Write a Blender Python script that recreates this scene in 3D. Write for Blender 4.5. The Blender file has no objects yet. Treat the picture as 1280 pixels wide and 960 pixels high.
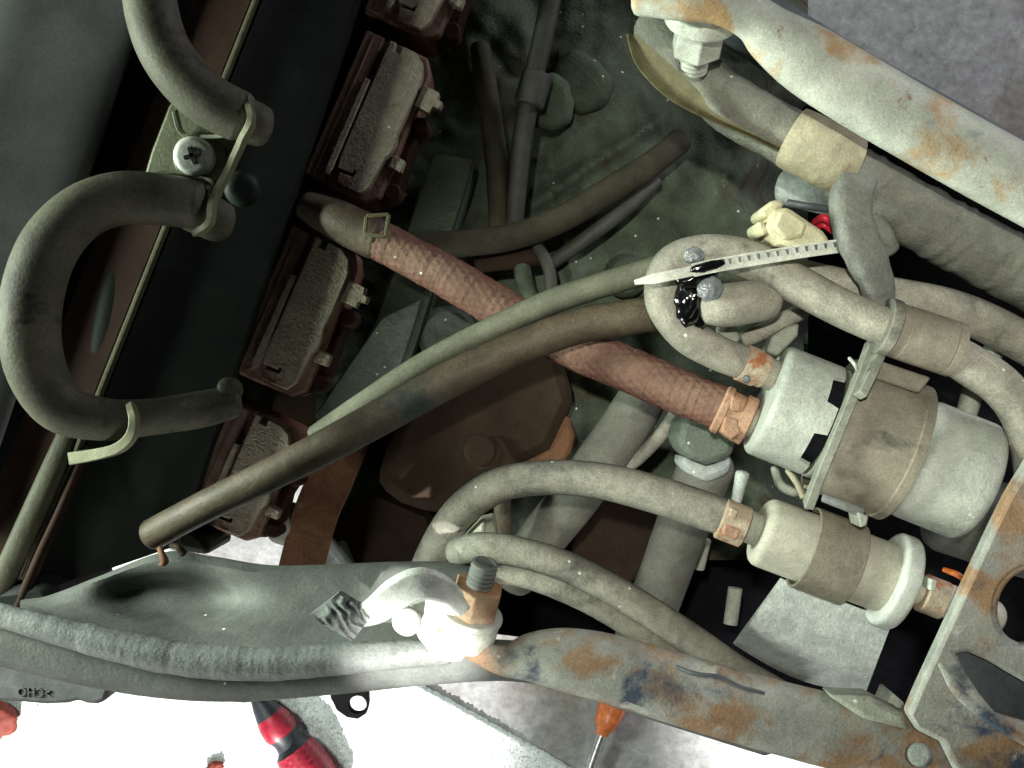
import bpy, bmesh, math, random
import numpy as np
from mathutils import Vector, Matrix, noise as mnoise

random.seed(7)
scene = bpy.context.scene
COL = scene.collection

# ------------------------------------------------------------------ camera
CZ = 1.15                                   # camera height above the floor (metres)
HALF = math.radians(26.0)
K = math.tan(HALF) / 640.0                  # metres per photo pixel per metre of distance
cam_data = bpy.data.cameras.new("camera")
cam_data.sensor_width = 36.0
cam_data.lens = 18.0 / math.tan(HALF)
cam_data.clip_start = 0.01
cam_data.clip_end = 100.0
cam = bpy.data.objects.new("camera", cam_data)
cam.location = (0, 0, CZ)
COL.objects.link(cam)
scene.camera = cam

# ------------------------------------------------------------------ world
world = bpy.data.worlds.new("World")
scene.world = world
world.use_nodes = True
world.node_tree.nodes["Background"].inputs[0].default_value = (0.72, 0.95, 0.80, 1)
world.node_tree.nodes["Background"].inputs[1].default_value = 0.012

# ------------------------------------------------------------------ lamps
def lamp(name, kind, loc, target, power, color, size=0.02, angle=None, blend=0.5, size_y=None):
    d = bpy.data.lights.new(name, kind)
    d.energy = power
    d.color = color
    if kind == 'AREA':
        d.size = size
        if size_y:
            d.shape = 'RECTANGLE'; d.size_y = size_y
    else:
        d.shadow_soft_size = size
    if kind == 'SPOT':
        d.spot_size = math.radians(angle); d.spot_blend = blend
    o = bpy.data.objects.new(name, d)
    o.location = loc
    o.rotation_euler = (Vector(target) - Vector(loc)).to_track_quat('-Z', 'Y').to_euler()
    COL.objects.link(o)
    return o

lamp("camera_flash", 'SPOT', (-0.045, 0.065, 1.33), (0.112, 0.008, 0.75), 12.0, (0.99, 1.0, 0.89), 0.008, 36.5, 1.0)
lamp("window_light", 'AREA', (-0.60, 0.08, 0.86), (-0.15, 0.02, 0.77), 10.0, (0.86, 1.0, 0.86), 0.20)
lamp("low_fill", 'AREA', (-0.35, -0.85, 0.92), (-0.10, -0.10, 0.75), 4.5, (0.97, 1.0, 0.93), 0.30)  # added fill from below for the lower frame, not a real doorway
lamp("sun_on_floor", 'SPOT', (-0.45, -2.0, 1.25), (-0.36, -0.34, 0.0), 640, (1.0, 0.99, 0.95), 0.012, 22, 0.4)
lamp("sun_on_floor_beside", 'SPOT', (0.75, -2.0, 1.25), (0.50, -0.40, 0.0), 1500, (1.0, 0.99, 0.95), 0.03, 19, 0.6)
lamp("floor_fill", 'AREA', (1.3, 1.0, 0.9), (0.45, 0.42, 0.0), 13, (0.95, 0.95, 1.0), 0.5)  # added fill that lifts the upper right floor, no actual lamp there
lamp("sun_shaft", 'SPOT', (-0.060, -0.30, 1.62), (-0.0345, -0.0965, 0.765), 135, (1.0, 1.0, 0.96), 0.008, 3.7, 0.6)

scene.view_settings.view_transform = 'Standard'
scene.view_settings.look = 'None'
scene.view_settings.exposure = 0.0
scene.view_settings.gamma = 1.0
scene.view_settings.use_curve_mapping = False
scene.render.engine = 'CYCLES'
scene.cycles.max_bounces = 6

# ------------------------------------------------------------------ helpers
def W(px, py, z):
    d = (CZ - z) * K
    return Vector(((px - 640.0) * d, (480.0 - py) * d, z))

def S(n, z):
    return n * (CZ - z) * K

ROOT = {}

def empty(name, loc, label, cat, group=None):
    o = bpy.data.objects.new(name, None)
    o.empty_display_size = 0.01
    o.location = loc
    COL.objects.link(o)
    o["label"] = label
    o["category"] = cat
    if group: o["group"] = group
    ROOT[o.name] = Vector(loc)
    return o

def tag(o, label, cat, group=None, kind=None):
    o["label"] = label
    o["category"] = cat
    if group: o["group"] = group
    if kind: o["kind"] = kind
    return o

def mesh_obj(name, verts, faces, mat, parent=None, uvs=None, sharp=35, bevel=0, bseg=2):
    verts = [Vector(v) for v in verts]
    if parent is not None:
        org = ROOT[parent.name]
    else:
        n = len(verts)
        org = Vector((sum(v.x for v in verts) / n, sum(v.y for v in verts) / n, min(v.z for v in verts)))
    me = bpy.data.meshes.new(name)
    me.from_pydata([v - org for v in verts], [], faces)
    if uvs is not None:
        lay = me.uv_layers.new(name="UVMap")
        li = np.empty(len(me.loops), dtype=np.int32)
        me.loops.foreach_get("vertex_index", li)
        lay.data.foreach_set("uv", np.array(uvs, dtype=np.float32)[li].ravel())
    bm = bmesh.new(); bm.from_mesh(me)
    bmesh.ops.recalc_face_normals(bm, faces=bm.faces)
    bm.to_mesh(me); bm.free()
    me.polygons.foreach_set("use_smooth", [True] * len(me.polygons))
    me.set_sharp_from_angle(angle=math.radians(sharp))
    me.materials.append(M[mat])
    o = bpy.data.objects.new(name, me)
    COL.objects.link(o)
    if parent is not None:
        o.parent = parent
    else:
        o.location = org
    ROOT[o.name] = org
    if bevel:
        b = o.modifiers.new("bevel", 'BEVEL')
        b.width = bevel; b.segments = bseg; b.limit_method = 'ANGLE'
        b.angle_limit = math.radians(40); b.harden_normals = False
    return o

def spline(pts, per=10):
    """Catmull-Rom through tuples of any length."""
    P = [np.array(p, dtype=float) for p in pts]
    P = [2 * P[0] - P[1]] + P + [2 * P[-1] - P[-2]]
    out = []
    for i in range(1, len(P) - 2):
        a, b, c, d = P[i - 1], P[i], P[i + 1], P[i + 2]
        for k in range(per):
            t = k / per
            out.append(0.5 * ((2 * b) + (-a + c) * t + (2 * a - 5 * b + 4 * c - d) * t * t + (-a + 3 * b - 3 * c + d) * t ** 3))
    out.append(P[-2])
    return out

def frames(C):
    T = []
    for i in range(len(C)):
        T.append((C[min(i + 1, len(C) - 1)] - C[max(i - 1, 0)]).normalized())
    up = Vector((0, 0, 1))
    n = (up - T[0] * up.dot(T[0]))
    if n.length < 1e-4:
        up = Vector((0, 1, 0)); n = up - T[0] * up.dot(T[0])
    n.normalize()
    N = [n]
    for i in range(1, len(C)):
        n = N[-1] - T[i] * N[-1].dot(T[i])
        n.normalize(); N.append(n)
    return T, N

def tube_geo(path, nseg=20, per=10, mod=None, cap='round', flat=1.0):
    """path: (px, py, z, r_px).  Returns verts, faces, uvs."""
    sp = spline(path, per)
    C = [W(p[0], p[1], p[2]) for p in sp]
    R = [S(p[3], p[2]) for p in sp]
    # rounded ends
    T, N = frames(C)
    rings = []
    if cap == 'round':
        for k in (3, 2, 1):
            a = k * math.pi / 7
            rings.append((C[0] - T[0] * R[0] * 0.45 * math.sin(a), T[0], N[0], R[0] * math.cos(a) * 0.999))
    for c, t, n, r in zip(C, T, N, R):
        rings.append((c, t, n, r))
    if cap == 'round':
        for k in (1, 2, 3):
            a = k * math.pi / 7
            rings.append((C[-1] + T[-1] * R[-1] * 0.45 * math.sin(a), T[-1], N[-1], R[-1] * math.cos(a) * 0.999))
    V, F, U = [], [], []
    L = 0.0
    prev = None
    for c, t, n, r in rings:
        if prev is not None: L += (c - prev).length
        prev = c
        b = t.cross(n)
        for j in range(nseg):
            a = 2 * math.pi * j / nseg
            rr = r * (mod(L, a, c) if mod else 1.0)
            V.append(c + n * math.cos(a) * rr * flat + b * math.sin(a) * rr)
            U.append((L, a / (2 * math.pi)))
    m = len(rings)
    for i in range(m - 1):
        for j in range(nseg):
            k = (j + 1) % nseg
            F.append((i * nseg + j, i * nseg + k, (i + 1) * nseg + k, (i + 1) * nseg + j))
    F.append(tuple(range(nseg))[::-1])
    F.append(tuple((m - 1) * nseg + j for j in range(nseg)))
    return V, F, U

def tube(name, path, mat, parent=None, sharp=50, **kw):
    V, F, U = tube_geo(path, **kw)
    return mesh_obj(name, V, F, mat, parent, uvs=U, sharp=sharp)

def hose_mod(amp=0.02, f=90.0, seed=0.0):
    def m(L, a, c):
        return 1.0 + amp * mnoise.noise(Vector((c.x * f + seed, c.y * f + math.cos(a) * 1.3, c.z * f + math.sin(a) * 1.3)))
    return m

def lathe_geo(A, B, prof, nseg=40, mod=None):
    """A, B world points; prof list of (t metres from A along AB, r metres)."""
    A = Vector(A); B = Vector(B)
    t = (B - A).normalized()
    up = Vector((0, 0, 1))
    n = up - t * up.dot(t)
    if n.length < 1e-3:
        up = Vector((0, 1, 0)); n = up - t * up.dot(t)
    n.normalize(); b = t.cross(n)
    V, F = [], []
    for s, r in prof:
        for j in range(nseg):
            a = 2 * math.pi * j / nseg
            rr = r * (mod(s, a) if mod else 1)
            V.append(A + t * s + n * math.cos(a) * rr + b * math.sin(a) * rr)
    m = len(prof)
    for i in range(m - 1):
        for j in range(nseg):
            k = (j + 1) % nseg
            F.append((i * nseg + j, i * nseg + k, (i + 1) * nseg + k, (i + 1) * nseg + j))
    F.append(tuple(range(nseg))[::-1])
    F.append(tuple((m - 1) * nseg + j for j in range(nseg)))
    return V, F

def lathe(name, A, B, prof, mat, parent=None, nseg=40, sharp=35, mod=None):
    V, F = lathe_geo(A, B, prof, nseg, mod)
    return mesh_obj(name, V, F, mat, parent, sharp=sharp)

def rprof(s0, s1, r, e):
    """cylinder profile with rounded edges of size e"""
    out = [(s0, max(r - e * 1.0, r * 0.02))]
    for k in range(1, 5):
        a = k * math.pi / 8
        out.append((s0 + e * (1 - math.cos(a)), r - e + e * math.sin(a)))
    for k in range(4, 0, -1):
        a = k * math.pi / 8
        out.append((s1 - e * (1 - math.cos(a)), r - e + e * math.sin(a)))
    out.append((s1, max(r - e, r * 0.02)))
    return out

def prism(name, poly, zt, zb, mat, parent=None, bevel=0.0008, holes=None, zfun=None, wob=0):
    """poly: photo pixels projected at height zt; straight down to zb. Optional per-vertex height zfun(px,py)."""
    top = []
    for (x, y) in poly:
        z = zfun(x, y) if zfun else zt
        top.append(W(x, y, z))
    th = zt - zb
    n = len(top)
    if not holes:
        V = top + [v - Vector((0, 0, th)) for v in top]
        F = [tuple(range(n)), tuple(range(n, 2 * n))[::-1]]
        for i in range(n):
            j = (i + 1) % n
            F.append((i, n + i, n + j, j))
        return mesh_obj(name, V, F, mat, parent, bevel=bevel, sharp=30)
    bm = bmesh.new()
    loops = [top] + [[W(x, y, zfun(x, y) if zfun else zt) for x, y in h] for h in holes]
    edges = []
    for lp in loops:
        vs = [bm.verts.new(v) for v in lp]
        for i in range(len(vs)):
            edges.append(bm.edges.new((vs[i], vs[(i + 1) % len(vs)])))
    bmesh.ops.triangle_fill(bm, use_beauty=True, use_dissolve=False, edges=edges)
    ex = bmesh.ops.extrude_face_region(bm, geom=bm.faces[:])
    for v in [g for g in ex['geom'] if isinstance(g, bmesh.types.BMVert)]:
        v.co.z -= th
    bm.verts.index_update()
    V = [v.co.copy() for v in bm.verts]
    F = [tuple(v.index for v in f.verts) for f in bm.faces]
    bm.free()
    return mesh_obj(name, V, F, mat, parent, bevel=bevel, sharp=30)

def sweep(name, path, section, mat, parent=None, per=8, bevel=0.0004, taper=None, up=(0, 0, 1)):
    """path: (px,py,z) or (px,py,z,roll_deg); section: closed list of (side_px, up_px)."""
    sp = spline(path, per)
    C = [W(p[0], p[1], p[2]) for p in sp]
    V, F = [], []
    m = len(section)
    U = Vector(up)
    for i, c in enumerate(C):
        t = (C[min(i + 1, len(C) - 1)] - C[max(i - 1, 0)]).normalized()
        side = t.cross(U).normalized()
        nn = side.cross(t).normalized()
        if len(sp[i]) > 3:
            q = Matrix.Rotation(math.radians(sp[i][3]), 3, t)
            side = q @ side; nn = q @ nn
        f = i / (len(C) - 1)
        k = taper(f) if taper else 1.0
        for a, b in section:
            V.append(c + side * S(a * k, sp[i][2]) + nn * S(b * k, sp[i][2]))
    for i in range(len(C) - 1):
        for j in range(m):
            k = (j + 1) % m
            F.append((i * m + j, i * m + k, (i + 1) * m + k, (i + 1) * m + j))
    F.append(tuple(range(m))[::-1])
    F.append(tuple((len(C) - 1) * m + j for j in range(m)))
    return mesh_obj(name, V, F, mat, parent, bevel=bevel, sharp=35)

def box_geo(x0, x1, y0, y1, z0, z1):
    V = [(x0, y0, z0), (x1, y0, z0), (x1, y1, z0), (x0, y1, z0), (x0, y0, z1), (x1, y0, z1), (x1, y1, z1), (x0, y1, z1)]
    F = [(0, 3, 2, 1), (4, 5, 6, 7), (0, 1, 5, 4), (1, 2, 6, 5), (2, 3, 7, 6), (3, 0, 4, 7)]
    return V, F

def hexprof(A, B, r, mat, name, parent, h=None, bevel=0.0006):
    L = (Vector(B) - Vector(A)).length
    V, F = lathe_geo(A, B, [(0, r), (L, r)], nseg=6)
    return mesh_obj(name, V, F, mat, parent, bevel=bevel)

def ang(poly_center, rx, ry, n=24, rot=0.0):
    cx, cy = poly_center
    out = []
    for i in range(n):
        a = 2 * math.pi * i / n
        x, y = rx * math.cos(a), ry * math.sin(a)
        out.append((cx + x * math.cos(rot) - y * math.sin(rot), cy + x * math.sin(rot) + y * math.cos(rot)))
    return out

# ------------------------------------------------------------------ materials
M = {}

def nd(nt, typ, **kw):
    n = nt.nodes.new(typ)
    for k, v in kw.items():
        setattr(n, k, v)
    return n

def ramp(nt, src, a, b, ca=(0, 0, 0, 1), cb=(1, 1, 1, 1)):
    r = nd(nt, 'ShaderNodeValToRGB')
    r.color_ramp.elements[0].position = a; r.color_ramp.elements[0].color = ca
    r.color_ramp.elements[1].position = b; r.color_ramp.elements[1].color = cb
    nt.links.new(src, r.inputs[0])
    return r.outputs[0]

def mixc(nt, fac, a, b):
    m = nd(nt, 'ShaderNodeMix', data_type='RGBA')
    for sock, v in ((m.inputs[0], fac), (m.inputs[6], a), (m.inputs[7], b)):
        if isinstance(v, (int, float)): sock.default_value = v
        elif isinstance(v, tuple): sock.default_value = (v[0], v[1], v[2], 1)
        else: nt.links.new(v, sock)
    return m.outputs[2]

def math_n(nt, op, a, b=None, clamp=False):
    m = nd(nt, 'ShaderNodeMath', operation=op, use_clamp=clamp)
    for i, v in enumerate((a, b)):
        if v is None: continue
        if isinstance(v, (int, float)): m.inputs[i].default_value = v
        else: nt.links.new(v, m.inputs[i])
    return m.outputs[0]

def noise_n(nt, vec, scale, detail=4, rough=0.55, dist=0.0):
    n = nd(nt, 'ShaderNodeTexNoise')
    n.inputs['Scale'].default_value = scale
    n.inputs['Detail'].default_value = detail
    n.inputs['Roughness'].default_value = rough
    n.inputs['Distortion'].default_value = dist
    nt.links.new(vec, n.inputs['Vector'])
    return n.outputs['Fac']

def grimy(name, base, dust=None, dust_amt=0.5, up=0.5, rough=0.75, metal=0.0, scale=45, bump=0.5, fine=700,
          patches=(), specks=0.0, spec=0.3, var=0.25, braid=None, streak=None, grain=0.9):
    """base colour under a coat of dust; patches: (colour, scale, lo, hi, offset) rust or bare paint"""
    m = bpy.data.materials.new(name); M[name] = m
    m.use_nodes = True
    nt = m.node_tree
    bs = nt.nodes["Principled BSDF"]
    tc = nd(nt, 'ShaderNodeTexCoord')
    vec = tc.outputs['Object']
    geo = nd(nt, 'ShaderNodeNewGeometry')
    big = noise_n(nt, vec, scale, 5, 0.6, 0.4)
    fin = noise_n(nt, vec, fine, 3, 0.6)
    mid = noise_n(nt, vec, scale * 5, 4, 0.6)
    col = mixc(nt, ramp(nt, mid, 0.3, 0.75), tuple(c * (1 - var) for c in base), tuple(min(1, c * (1 + var)) for c in base))
    if dust:
        sx = nd(nt, 'ShaderNodeSeparateXYZ'); nt.links.new(geo.outputs['Normal'], sx.inputs[0])
        upf = ramp(nt, sx.outputs[2], 0.0, 0.95)
        w = math_n(nt, 'ADD', math_n(nt, 'MULTIPLY', upf, up), dust_amt - up * 0.5)
        w = math_n(nt, 'ADD', w, math_n(nt, 'MULTIPLY', math_n(nt, 'SUBTRACT', big, 0.5), 1.1))
        w = math_n(nt, 'ADD', w, math_n(nt, 'MULTIPLY', math_n(nt, 'SUBTRACT', fin, 0.5), 0.5), True)
        d2 = mixc(nt, mid, tuple(c * 0.8 for c in dust), tuple(min(1, c * 1.15) for c in dust))
        col = mixc(nt, w, col, d2)
    for (pc, ps, lo, hi, off) in patches:
        mp = nd(nt, 'ShaderNodeMapping'); mp.inputs['Location'].default_value = (off, off * 1.7, off * 0.3)
        nt.links.new(vec, mp.inputs['Vector'])
        pn = noise_n(nt, mp.outputs[0], ps, 7, 0.66, 0.3)
        f = ramp(nt, pn, lo, hi)
        pcol = mixc(nt, mid, tuple(c * 0.7 for c in pc), tuple(min(1, c * 1.3) for c in pc))
        col = mixc(nt, f, col, pcol)
    if streak:
        sc_, colr, lo, hi, st = streak
        mp = nd(nt, 'ShaderNodeMapping'); mp.inputs['Scale'].default_value = st
        nt.links.new(vec, mp.inputs['Vector'])
        col = mixc(nt, ramp(nt, noise_n(nt, mp.outputs[0], sc_, 3, 0.5), lo, hi), col, colr)
    if specks:
        vo = nd(nt, 'ShaderNodeTexVoronoi'); vo.inputs['Scale'].default_value = 260
        nt.links.new(vec, vo.inputs['Vector'])
        cell = nd(nt, 'ShaderNodeSeparateColor'); nt.links.new(vo.outputs['Color'], cell.inputs[0])
        on = math_n(nt, 'LESS_THAN', cell.outputs[0], specks)
        dot = math_n(nt, 'LESS_THAN', vo.outputs['Distance'], 0.16)
        col = mixc(nt, math_n(nt, 'MULTIPLY', on, dot), col, (0.75, 0.76, 0.70))
    gr = noise_n(nt, vec, 1500, 2, 0.7)
    bl = noise_n(nt, vec, scale * 2.3, 6, 0.7, 0.6)
    gf = math_n(nt, 'MULTIPLY', math_n(nt, 'ADD', math_n(nt, 'MULTIPLY', gr, grain), 1.0 - grain * 0.5), math_n(nt, 'ADD', math_n(nt, 'MULTIPLY', bl, grain * 1.3), 1.0 - grain * 0.65))
    sc3 = nd(nt, 'ShaderNodeVectorMath', operation='SCALE')
    nt.links.new(col, sc3.inputs[0]); nt.links.new(gf, sc3.inputs['Scale'])
    col = sc3.outputs[0]
    nt.links.new(col, bs.inputs['Base Color'])
    bs.inputs['Metallic'].default_value = metal
    bs.inputs['Specular IOR Level'].default_value = spec
    rr = math_n(nt, 'ADD', math_n(nt, 'MULTIPLY', big, 0.3), rough - 0.15, True)
    nt.links.new(rr, bs.inputs['Roughness'])
    bp = nd(nt, 'ShaderNodeBump')
    bp.inputs['Strength'].default_value = bump
    bp.inputs['Distance'].default_value = 0.00045
    h = math_n(nt, 'ADD', fin, math_n(nt, 'MULTIPLY', mid, 1.5))
    if braid:
        uv = nd(nt, 'ShaderNodeUVMap')
        mp = nd(nt, 'ShaderNodeMapping'); mp.inputs['Scale'].default_value = braid
        nt.links.new(uv.outputs[0], mp.inputs['Vector'])
        wv = nd(nt, 'ShaderNodeTexWave'); wv.inputs['Scale'].default_value = 1.0
        wv.inputs['Distortion'].default_value = 2.0
        nt.links.new(mp.outputs[0], wv.inputs['Vector'])
        h = math_n(nt, 'ADD', h, math_n(nt, 'MULTIPLY', wv.outputs['Fac'], 2.0))
    nt.links.new(h, bp.inputs['Height'])
    nt.links.new(bp.outputs[0], bs.inputs['Normal'])
    return m

DUST = (0.42, 0.43, 0.35)
RUST = (0.33, 0.15, 0.06)
grimy('rubber_dusty', (0.05, 0.05, 0.045), (0.31, 0.295, 0.24), 0.70, 0.7, 0.85, scale=40, specks=0.025, grain=1.2, patches=(((0.10, 0.10, 0.09), 32, 0.58, 0.70, 1.1), ((0.24, 0.17, 0.12), 50, 0.66, 0.76, 4.4)))
grimy('rubber_pale', (0.11, 0.11, 0.09), (0.35, 0.33, 0.268), 0.80, 0.5, 0.85, scale=35, specks=0.03, grain=1.2, patches=(((0.15, 0.145, 0.12), 34, 0.58, 0.70, 1.9), ((0.28, 0.20, 0.14), 45, 0.66, 0.76, 7.4)))
grimy('rubber_dark', (0.025, 0.026, 0.022), (0.10, 0.10, 0.08), 0.4, 0.6, 0.6, scale=30, spec=0.4)
grimy('rubber_brown', (0.04, 0.03, 0.022), (0.15, 0.115, 0.075), 0.42, 0.6, 0.6, scale=30, spec=0.35, grain=1.2, patches=(((0.035, 0.045, 0.042), 22, 0.57, 0.66, 3.0), ((0.15, 0.13, 0.075), 26, 0.58, 0.70, 8.0)))
grimy('rubber_shaded', (0.05, 0.048, 0.04), (0.20, 0.195, 0.16), 0.6, 0.5, 0.8, scale=25)  # darker rubber: shade on the deep pipes is put into the colour
grimy('rubber_murk', (0.028, 0.025, 0.017), (0.085, 0.075, 0.048), 0.4, 0.5, 0.75, scale=30, spec=0.2)
grimy('rubber_olive', (0.04, 0.042, 0.03), (0.21, 0.21, 0.15), 0.62, 0.6, 0.8, scale=30)
grimy('rubber_left', (0.028, 0.027, 0.018), (0.115, 0.108, 0.075), 0.48, 0.0, 0.65, scale=25, spec=0.25, bump=0.4, grain=1.2, patches=(((0.02, 0.017, 0.011), 30, 0.56, 0.66, 2.2), ((0.20, 0.12, 0.05), 70, 0.70, 0.76, 5.5)))
grimy('braid', (0.15, 0.052, 0.036), (0.25, 0.155, 0.115), 0.42, 0.9, 0.9, scale=60, bump=0.8, specks=0.02)
grimy('braid_core', (0.30, 0.10, 0.08), None, rough=0.9)
grimy('plastic_black', (0.011, 0.014, 0.012), (0.03, 0.037, 0.03), 0.12, 0.0, 0.6, scale=15, spec=0.2, bump=0.15)
grimy('plastic_red_black', (0.032, 0.014, 0.010), (0.06, 0.038, 0.026), 0.25, 0.0, 0.7, scale=15, spec=0.1, bump=0.2)
grimy('duct_grey', (0.10, 0.112, 0.10), (0.22, 0.24, 0.22), 0.45, 0.0, 0.5, scale=10, spec=0.45, bump=0.12)
grimy('ridge_olive', (0.05, 0.047, 0.024), (0.085, 0.08, 0.05), 0.4, 0.3, 0.6, scale=30)
grimy('relay_housing', (0.15, 0.06, 0.042), (0.24, 0.165, 0.13), 0.38, 0.5, 0.7, scale=50, bump=0.8, specks=0.03,
      streak=(60, (0.20, 0.11, 0.09), 0.62, 0.75, (8, 0.6, 1)))
grimy('relay_cover', (0.20, 0.135, 0.10), (0.38, 0.335, 0.26), 0.62, 0.3, 0.85, scale=70, bump=0.9, specks=0.05,
      patches=(((0.13, 0.07, 0.05), 38, 0.54, 0.66, 3.1),))
grimy('engine_cast', (0.032, 0.037, 0.025), (0.15, 0.19, 0.13), 0.45, 0.3, 0.9, scale=28, bump=1.0, specks=0.06,
      patches=(((0.07, 0.035, 0.022), 14, 0.55, 0.68, 1.3), ((0.30, 0.36, 0.30), 60, 0.66, 0.78, 5.0)))
grimy('alloy_green', (0.075, 0.095, 0.07), (0.21, 0.25, 0.20), 0.5, 0.3, 0.7, scale=50, bump=0.9, specks=0.10)
grimy('alloy_dust', (0.28, 0.305, 0.29), (0.56, 0.60, 0.56), 0.62, 0.3, 0.6, scale=60, bump=0.7, specks=0.04, metal=0.1)
grimy('cover_brown', (0.028, 0.017, 0.011), (0.055, 0.038, 0.025), 0.4, 0.3, 0.8, scale=18, bump=0.3, spec=0.08)
grimy('strap_rust', (0.15, 0.065, 0.03), (0.20, 0.10, 0.05), 0.4, 0.2, 0.8, scale=40, bump=0.8,
      patches=(((0.28, 0.15, 0.05), 60, 0.6, 0.75, 2.0),))
grimy('pump_white', (0.44, 0.46, 0.41), (0.50, 0.52, 0.455), 0.6, 0.4, 0.7, scale=35, bump=0.5, specks=0.06, var=0.1)
grimy('filter_white', (0.52, 0.50, 0.41), (0.48, 0.46, 0.37), 0.5, 0.3, 0.55, scale=30, bump=0.2, specks=0.03, var=0.06)
grimy('filter_flange', (0.55, 0.57, 0.53), (0.60, 0.62, 0.56), 0.5, 0.3, 0.4, scale=30, bump=0.2, var=0.06, spec=0.5)
grimy('strap_brown', (0.13, 0.115, 0.085), (0.29, 0.26, 0.20), 0.65, 0.4, 0.8, scale=30, bump=0.5, specks=0.02,
      patches=(((0.06, 0.065, 0.06), 22, 0.64, 0.75, 4.0),))
grimy('bracket_grey', (0.17, 0.18, 0.15), (0.36, 0.37, 0.30), 0.6, 0.5, 0.7, scale=40, bump=0.6, specks=0.03)
grimy('clamp_rust', (0.38, 0.22, 0.13), (0.52, 0.46, 0.35), 0.62, 0.3, 0.65, scale=80, bump=0.7, metal=0.1,
      patches=(((0.42, 0.16, 0.07), 110, 0.52, 0.62, 0.4),))
grimy('clamp_orange', (0.46, 0.20, 0.12), (0.50, 0.36, 0.25), 0.4, 0.3, 0.7, scale=90, bump=0.6)
grimy('frame_grey', (0.085, 0.09, 0.082), (0.19, 0.197, 0.18), 0.5, 0.5, 0.75, scale=22, bump=0.35, metal=0.0, spec=0.3, specks=0.02,
      patches=(((0.12, 0.10, 0.08), 30, 0.66, 0.78, 2.4),))
grimy('frame_rust', (0.27, 0.285, 0.27), (0.36, 0.355, 0.30), 0.5, 0.3, 0.6, scale=25, bump=0.5, metal=0.05,
      patches=(((0.32, 0.20, 0.115), 26, 0.49, 0.58, 0.9), ((0.06, 0.08, 0.115), 24, 0.55, 0.63, 6.3), ((0.45, 0.44, 0.38), 70, 0.63, 0.67, 3.9)))
grimy('frame_pale', (0.36, 0.385, 0.335), (0.46, 0.475, 0.40), 0.6, 0.3, 0.6, scale=25, bump=0.4, metal=0.05,
      patches=(((0.40, 0.27, 0.135), 30, 0.54, 0.63, 8.4), ((0.26, 0.14, 0.07), 90, 0.64, 0.69, 1.4), ((0.16, 0.20, 0.23), 16, 0.70, 0.76, 3.3)))
grimy('frame_dark', (0.07, 0.085, 0.10), (0.14, 0.15, 0.15), 0.4, 0.3, 0.45, scale=25, bump=0.3, metal=0.2)
grimy('weld', (0.13, 0.14, 0.133), (0.24, 0.25, 0.232), 0.5, 0.3, 0.6, scale=60, bump=0.5, metal=0.0, spec=0.3)
grimy('tape_grey', (0.105, 0.105, 0.09), (0.235, 0.235, 0.192), 0.65, 0.4, 0.85, scale=35, bump=0.8, specks=0.02)
grimy('tape_cloth', (0.15, 0.155, 0.14), (0.255, 0.26, 0.225), 0.6, 0.3, 0.9, scale=40, bump=0.9)
grimy('sleeve_tan', (0.30, 0.25, 0.15), (0.46, 0.42, 0.30), 0.6, 0.3, 0.7, scale=40, bump=0.5,
      patches=(((0.50, 0.28, 0.12), 60, 0.62, 0.75, 1.0),))
grimy('boot_olive', (0.10, 0.085, 0.04), (0.20, 0.18, 0.10), 0.45, 0.3, 0.6, scale=40, bump=0.4)
grimy('connector_cream', (0.62, 0.58, 0.38), (0.52, 0.47, 0.30), 0.3, 0.2, 0.5, scale=60, bump=0.25, var=0.08)
grimy('connector_white', (0.55, 0.58, 0.45), (0.5, 0.5, 0.4), 0.3, 0.2, 0.5, scale=60, bump=0.25, var=0.08)
grimy('wire_red', (0.55, 0.02, 0.04), None, rough=0.4, spec=0.5)
grimy('wire_orange', (0.7, 0.16, 0.02), None, rough=0.4, spec=0.5)
grimy('tie_white', (0.62, 0.63, 0.55), (0.45, 0.44, 0.36), 0.3, 0.2, 0.5, scale=80, bump=0.3, var=0.08)
grimy('grease', (0.004, 0.004, 0.005), None, rough=0.16, spec=0.9, bump=0.8, fine=150, scale=25)
grimy('sealant', (0.26, 0.28, 0.29), (0.03, 0.03, 0.035), 0.30, 0.0, 0.18, spec=0.9, bump=0.7, fine=250, scale=120)
grimy('bolt_bright', (0.62, 0.64, 0.60), (0.46, 0.46, 0.40), 0.4, 0.2, 0.4, metal=0.05, spec=0.6, bump=0.3)
grimy('bolt_pale', (0.48, 0.50, 0.44), (0.46, 0.47, 0.39), 0.5, 0.2, 0.55, metal=0.1, bump=0.4)
grimy('nut_rust', (0.35, 0.18, 0.09), (0.42, 0.38, 0.28), 0.35, 0.2, 0.6, scale=60, metal=0.15, bump=0.6,
      patches=(((0.42, 0.16, 0.07), 60, 0.50, 0.6, 0.4),))
grimy('clip_plate', (0.07, 0.072, 0.04), (0.13, 0.135, 0.085), 0.5, 0.4, 0.6, scale=40, bump=0.4)
grimy('clip_edge', (0.11, 0.105, 0.06), (0.165, 0.165, 0.105), 0.5, 0.4, 0.5, scale=40, bump=0.3)
grimy('slot_black', (0.012, 0.012, 0.012), None, rough=0.8, spec=0.1)
grimy('void_black', (0.010, 0.010, 0.013), None, rough=0.85, spec=0.1)  # near-black colour that stands in for shade in deep gaps
grimy('concrete', (0.27, 0.265, 0.27), (0.37, 0.365, 0.37), 0.5, 0.0, 0.95, scale=22, fine=260, bump=1.0, var=0.3, spec=0.08, grain=1.0,
      patches=(((0.20, 0.165, 0.13), 4.5, 0.54, 0.72, 0.66), ((0.24, 0.235, 0.25), 90, 0.55, 0.70, 2.0)))
grimy('towel_white', (0.62, 0.66, 0.66), (0.76, 0.79, 0.78), 0.6, 0.4, 0.95, scale=60, fine=500, bump=1.0, var=0.12, grain=0.6, patches=(((0.34, 0.37, 0.38), 420, 0.50, 0.62, 0.3),))
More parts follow.
